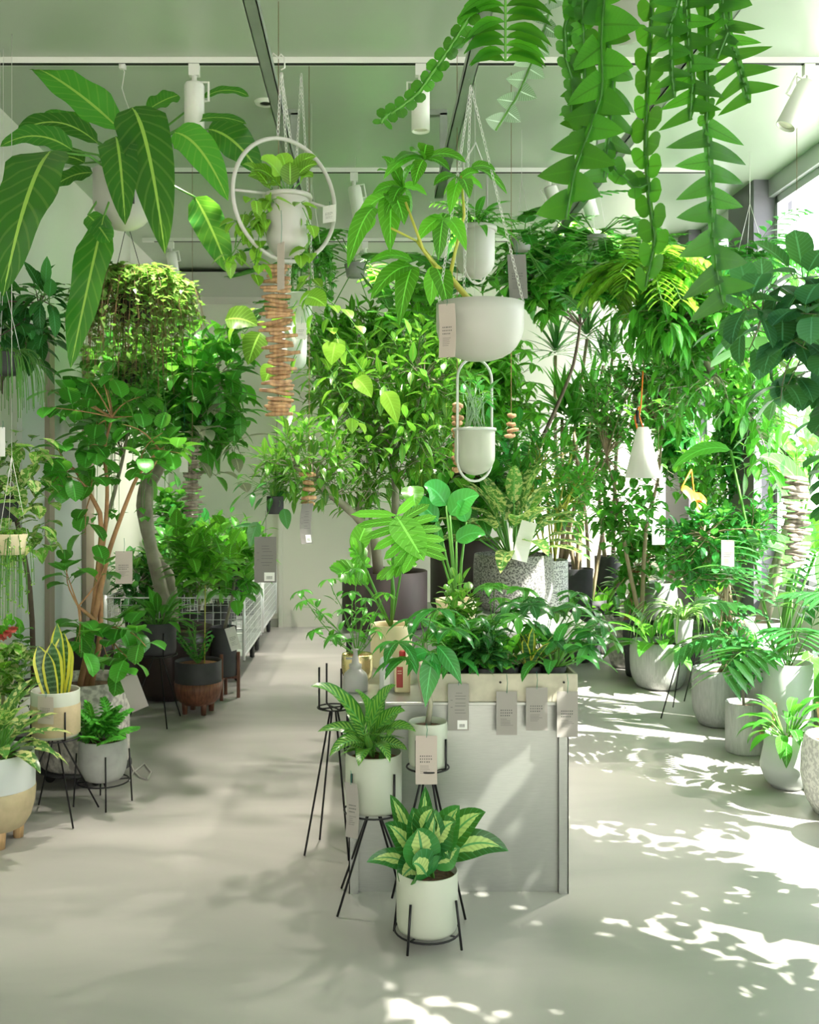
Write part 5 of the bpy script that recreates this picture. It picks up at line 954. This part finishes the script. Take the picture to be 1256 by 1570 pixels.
BG = [  # name, label, px, d, r, h, pot, trunks, crowns, leaf, bark
 ('potted_slim_umbrella_tree', 'slim dark-stemmed umbrella tree curving up to a flat canopy before the back wall', 790, 7.0, .13, .5, DPOT, [[(800, 730), (835, 665), (860, 610), (880, 560), (890, 500), (890, 468)]], [(870, 415, 6.8, 100, 45, .4, 42, 'palm5', .17, .075, 3), (930, 400, 6.8, 60, 45, .3, 20, 'palm5', .16, .07, 3), (800, 420, 6.6, 50, 40, .3, 14, 'palm5', .16, .07, 3)], LGR, TRKD),
 ('potted_fine_leaf_tree', 'airy small-leaved tree at the back, right of the slim curving stem', 905, 8.6, .14, .45, DPOT, [[(900, 800), (885, 700), (880, 640)], [(930, 780), (922, 700), (925, 620)]], [(890, 720, 8.4, 50, 60, .3, 40, 'ovate', .1, .05, 6), (930, 640, 8.4, 55, 55, .3, 36, 'lance', .14, .05, 6)], LGR, TRK),
 ('potted_two_stem_tree', 'leafy tree with two pale stems in front of the bright window, centre right', 985, 7.6, .15, .4, DPOT, [[(960, 850), (950, 780), (930, 700)], [(990, 800), (1010, 740), (1015, 660)]], [(980, 610, 7.5, 90, 70, .5, 90, 'lance', .13, .045, 8), (950, 780, 7.5, 60, 60, .3, 44, 'ovate', .1, .055, 7), (1010, 540, 7.4, 70, 45, .4, 44, 'lance', .12, .04, 8)], LGR, TRK),
 ('potted_window_schefflera', 'umbrella tree with spread leaflets by the middle of the window', 1010, 8.4, .16, .4, DPOT, [[(1055, 800), (1040, 720), (1035, 640)], [(1065, 800), (1065, 700), (1070, 620)]], [(1045, 580, 8.3, 90, 70, .5, 50, 'palm5', .17, .06, 4), (1060, 680, 8.3, 60, 50, .4, 30, 'palm5', .15, .05, 4)], LEM, TRK),
 ('potted_tall_weeping_fig', 'tall fine-leaved tree against the window corner pillar', 980, 9.2, .18, .4, CONC, [[(1080, 800), (1070, 600), (1060, 500)]], [(1060, 450, 9.0, 70, 60, .4, 60, 'lance', .12, .04, 7), (1100, 520, 8.8, 90, 90, .5, 80, 'ovate', .1, .05, 7)], LBR, TRKG),
 ('potted_window_laurel', 'dense glossy tree right of the mauve pillar by the window', 1110, 7.0, .17, .4, CONC, [[(1190, 750), (1185, 600), (1180, 500)]], [(1170, 460, 7.3, 80, 70, .4, 60, 'ovate', .11, .05, 7), (1200, 600, 7.2, 80, 90, .4, 70, 'ovate', .1, .05, 7), (1150, 730, 7.3, 70, 60, .4, 40, 'ovate', .1, .055, 7)], LEM, TRKG),
 ('potted_rear_umbrella_tree', 'leafy umbrella tree at the back centre behind the stirrup planter', 690, 8.4, .16, .45, DPOT, [[(690, 800), (700, 650), (690, 560)]], [(700, 570, 8.2, 110, 60, .5, 70, 'palm5', .16, .055, 4), (760, 620, 8.2, 80, 60, .4, 50, 'palm5', .15, .05, 4), (660, 480, 8.2, 60, 40, .3, 26, 'palm5', .16, .06, 3)], LBR, TRKG),
 ('potted_feather_tree', 'tall yellow-green tree at the back left of the bowl planter', 560, 7.8, .16, .45, DPOT, [[(570, 800), (560, 650), (560, 540)]], [(560, 530, 7.6, 110, 60, .5, 80, 'lance', .14, .045, 8), (510, 580, 7.5, 60, 70, .4, 46, 'ovate', .12, .06, 7), (620, 520, 7.6, 60, 50, .3, 36, 'lance', .14, .04, 8)], LBR, TRKG),
 ('potted_mango_tree', 'dark leafy tree at the back, low behind the counter plants', 745, 7.3, .17, .4, DPOT, [[(745, 850), (760, 740)], [(740, 800), (700, 730)]], [(770, 700, 7.1, 80, 55, .4, 56, 'lance', .17, .055, 7), (690, 740, 7.1, 60, 50, .3, 30, 'ovate', .15, .08, 6)], LEM, TRKD),
 ('potted_left_back_fig', 'full green fig by the left wall behind the curved trunk', 140, 6.5, .15, .45, BRN, [[(150, 850), (190, 700), (205, 600)]], [(210, 570, 6.6, 80, 75, .4, 26, 'ovate', .15, .08, 6), (140, 650, 6.5, 40, 50, .3, 20, 'ovate', .14, .08, 5)], LGR, TRKG),
 ('potted_back_wall_fig', 'medium green fig in front of the back wall behind the carts', 385, 9.95, .12, .4, BRN, [], [], LEM, TRKG)]
for (nm, lab, px, d, r, h, mat, tk, cr, lm, tm) in BG[:-1]:
    tree(nm, lab, px, d, r, h, 'taper', mat, tk, cr, lm, tm, tr=.018)
# yuccas and dracaenas: rosettes on bare canes
def canes(nm, lab, px, d, r, h, mat, hs, L, W, lm, tm, n=34):
    t, c = potted(nm, lab, px, d, r, h, 0, 'taper', mat); f, wd = M(), M()
    for (a, b_) in hs:
        q = P(a, b_, d+rnd(-.15, .15)); wd.tube(curve(c+V((rnd(-.05, .05), 0, 0)), q, 6, .04), [.02, .02, .019, .018, .017, .016, .014], 8); rosette(f, q, n, L, W, strap, .05, 1.8, .5, seg=5, r=.015, rise=.12)
    fin(t, f, lm, wd, tm)
canes('potted_dracaena', 'tall dark spiky dracaena with several heads against the back wall', 865, 9.3, .16, .7, DPOT, ((852, 545), (900, 520), (940, 545), (925, 560)), .36, .035, LDK, TRK)
canes('potted_yucca', 'yucca with broad strappy heads on bare pale canes, centre right', 885, 8.2, .13, .75, DPOT, ((880, 655), (862, 640), (905, 630)), .42, .05, LGR, TRK, 30)
canes('potted_ribbon_plant', 'strappy ribbon plant in a black pot near the back right corner', 932, 9.1, .12, .78, DPOT, ((950, 620), (915, 700)), .36, .04, LEM, TRK, 30)
# hanging leafy fillers at the back
def lobedmk(n, R, L, W):
    def mk(f, c):
        for i in range(n): a = rnd(0, 6.3); q = c+V((cos(a)*R*rnd(.2, 1), sin(a)*R*rnd(.2, 1), rnd(-.28, .2))); f.tube([c, q], .004, 4, 1); put(f, q, V((cos(a), sin(a), rnd(-.3, .4))), 'lobed', L, W)
    return mk
hangp('philodendron_hanging_planter', 'hanging philodendron with big feather-cut leaves behind the ring planter', 545, 425, 6.3, .07, .08, CONC, lobedmk(20, .35, .42, .34), LGR)
hangp('bright_fern_planter', 'bright yellow-green fern hanging behind the long fishbone stems', 990, 430, 5.3, .05, .06, CONC, lambda f, c: [put(f, c, rvec(-.5, .9), 'pinn', .34, .13) for _ in range(34)], LYL)
hangp('tree_fern_hanging_planter', 'dark dissected-leaf plant hanging right of the hoop planter', 800, 385, 5.8, .06, .07, CONC, lobedmk(24, .3, .3, .26), LEM)
hangp('right_foliage_planter', 'hanging philodendron with cut leaves between the fishbone stems', 915, 380, 6.0, .06, .07, CONC, lobedmk(26, .34, .3, .26), LGR)
hangp('window_fern_planter', 'fine fern hanging in front of the mauve pillar', 1150, 430, 6.2, .11, .12, CONC, lambda f, c: [put(f, c, rvec(.0, .9), 'pinn', .42, .15) for _ in range(26)], LEM)
hangp('small_ivy_planter', 'trailing ivy planter behind the ring planter on its right side', 478, 400, 5.4, .05, .06, CONC, strings(44, .14, .3, 2, .04), LGR)
# white cone shade, orange flower
d = 5.4; t = thing('white_cone_shade', 'bright white tapered shade hanging on an orange cord near the window', 'hanging shade', P(986, 733, d)); x = X(986, d); zt, zb = P(0, 655, d).z, P(0, 733, d).z
m = M(); m.lathe([(.03, zt), (.095, zb), (.094, zb), (.029, zt)], (x, d, 0), 32); m.build('shade', leafmat('white_fabric', (.9, .9, .88), (.9, .9, .88), trans=.5, tcol=(.95, .95, .92), var=0, vs=0), t)
m = M(); m.tube([(x, d, zt), (x-.02, d, zt+.06), (x-.01, d, zt+.12), (x, d, zt+.3)], .004, 6); m.tube([(x-.03, d, zt-.01), (x-.045, d, zt+.05), (x-.02, d, zt+.11)], .005, 6); m.build('orange_cord', ORNG, t); m = M(); m.tube([(x-.03, d-.01, zt+.02), (x-.035, d-.01, zt+.09)], .008, 6); m.build('black_clip', BLK, t)
t = thing('heliconia_flower_plant', 'plant with a hanging orange bloom right of the white cone shade', 'potted plant', (X(1085, 7.5), 7.5, 0)); pot(t, (X(1085, 7.5), 7.5, 0), .12, .5, 'taper', CONC); c = V((X(1085, 7.5), 7.5, .45)); f = M(); rosette(f, c, 16, .4, .1, ovate, .1, .8, .8, pet=.4, nc=3); fin(t, f, LGR)
m = M(); a = P(1045, 748, 6.6)
m.tube([c, P(1060, 720, 6.7), a], .006, 5)
for k, e in enumerate(((1062, 770), (1072, 785), (1082, 790), (1086, 775), (1078, 768))): bigleaf(m, a.lerp(P(1070, 770, 6.6), k*.2), P(*e, 6.55), .055, ovate, .2)
m.build('orange_flower', ORNP, t)
card(1010, 805, 7.0, 20, 30, 'white card standing among the plants below the white cone shade', PAPERW, string=6, text=False)
# trees beside the side window, toward the viewer
for i, (x, y, lab) in enumerate(((2.3, 4.0, 'bushy tree by the side window, farthest along of the four beyond the right edge'), (2.22, 1.0, 'bushy tree by the side window, level with the viewer'), (2.2, 2.1, 'bushy tree by the side window, a step ahead of the viewer'), (2.25, 3.05, 'bushy tree by the side window, second from the banyan-like fig'))):
    t = thing('potted_side_tree', lab, 'potted plant', (x, y, 0), 'trees beside the side window'); pot(t, (x, y, 0), .2, .4, 'round', CONC); c = V((x, y, .36)); f, wd = M(), M(); wd.tube([c, c+V((0, 0, .8)), c+V((.02, 0, 2.3))], [.03, .025, .015], 8)
    crown(f, wd, [c+V((0, 0, .8)), c+V((0, 0, 1.4)), c+V((0, 0, 2.0))], c+V((.05, 0, 1.6)), (.36, .58, 1.15), 215, 'ovate', .12, .075, 7, inner=.1); fin(t, f, LGR, wd, TRKG)
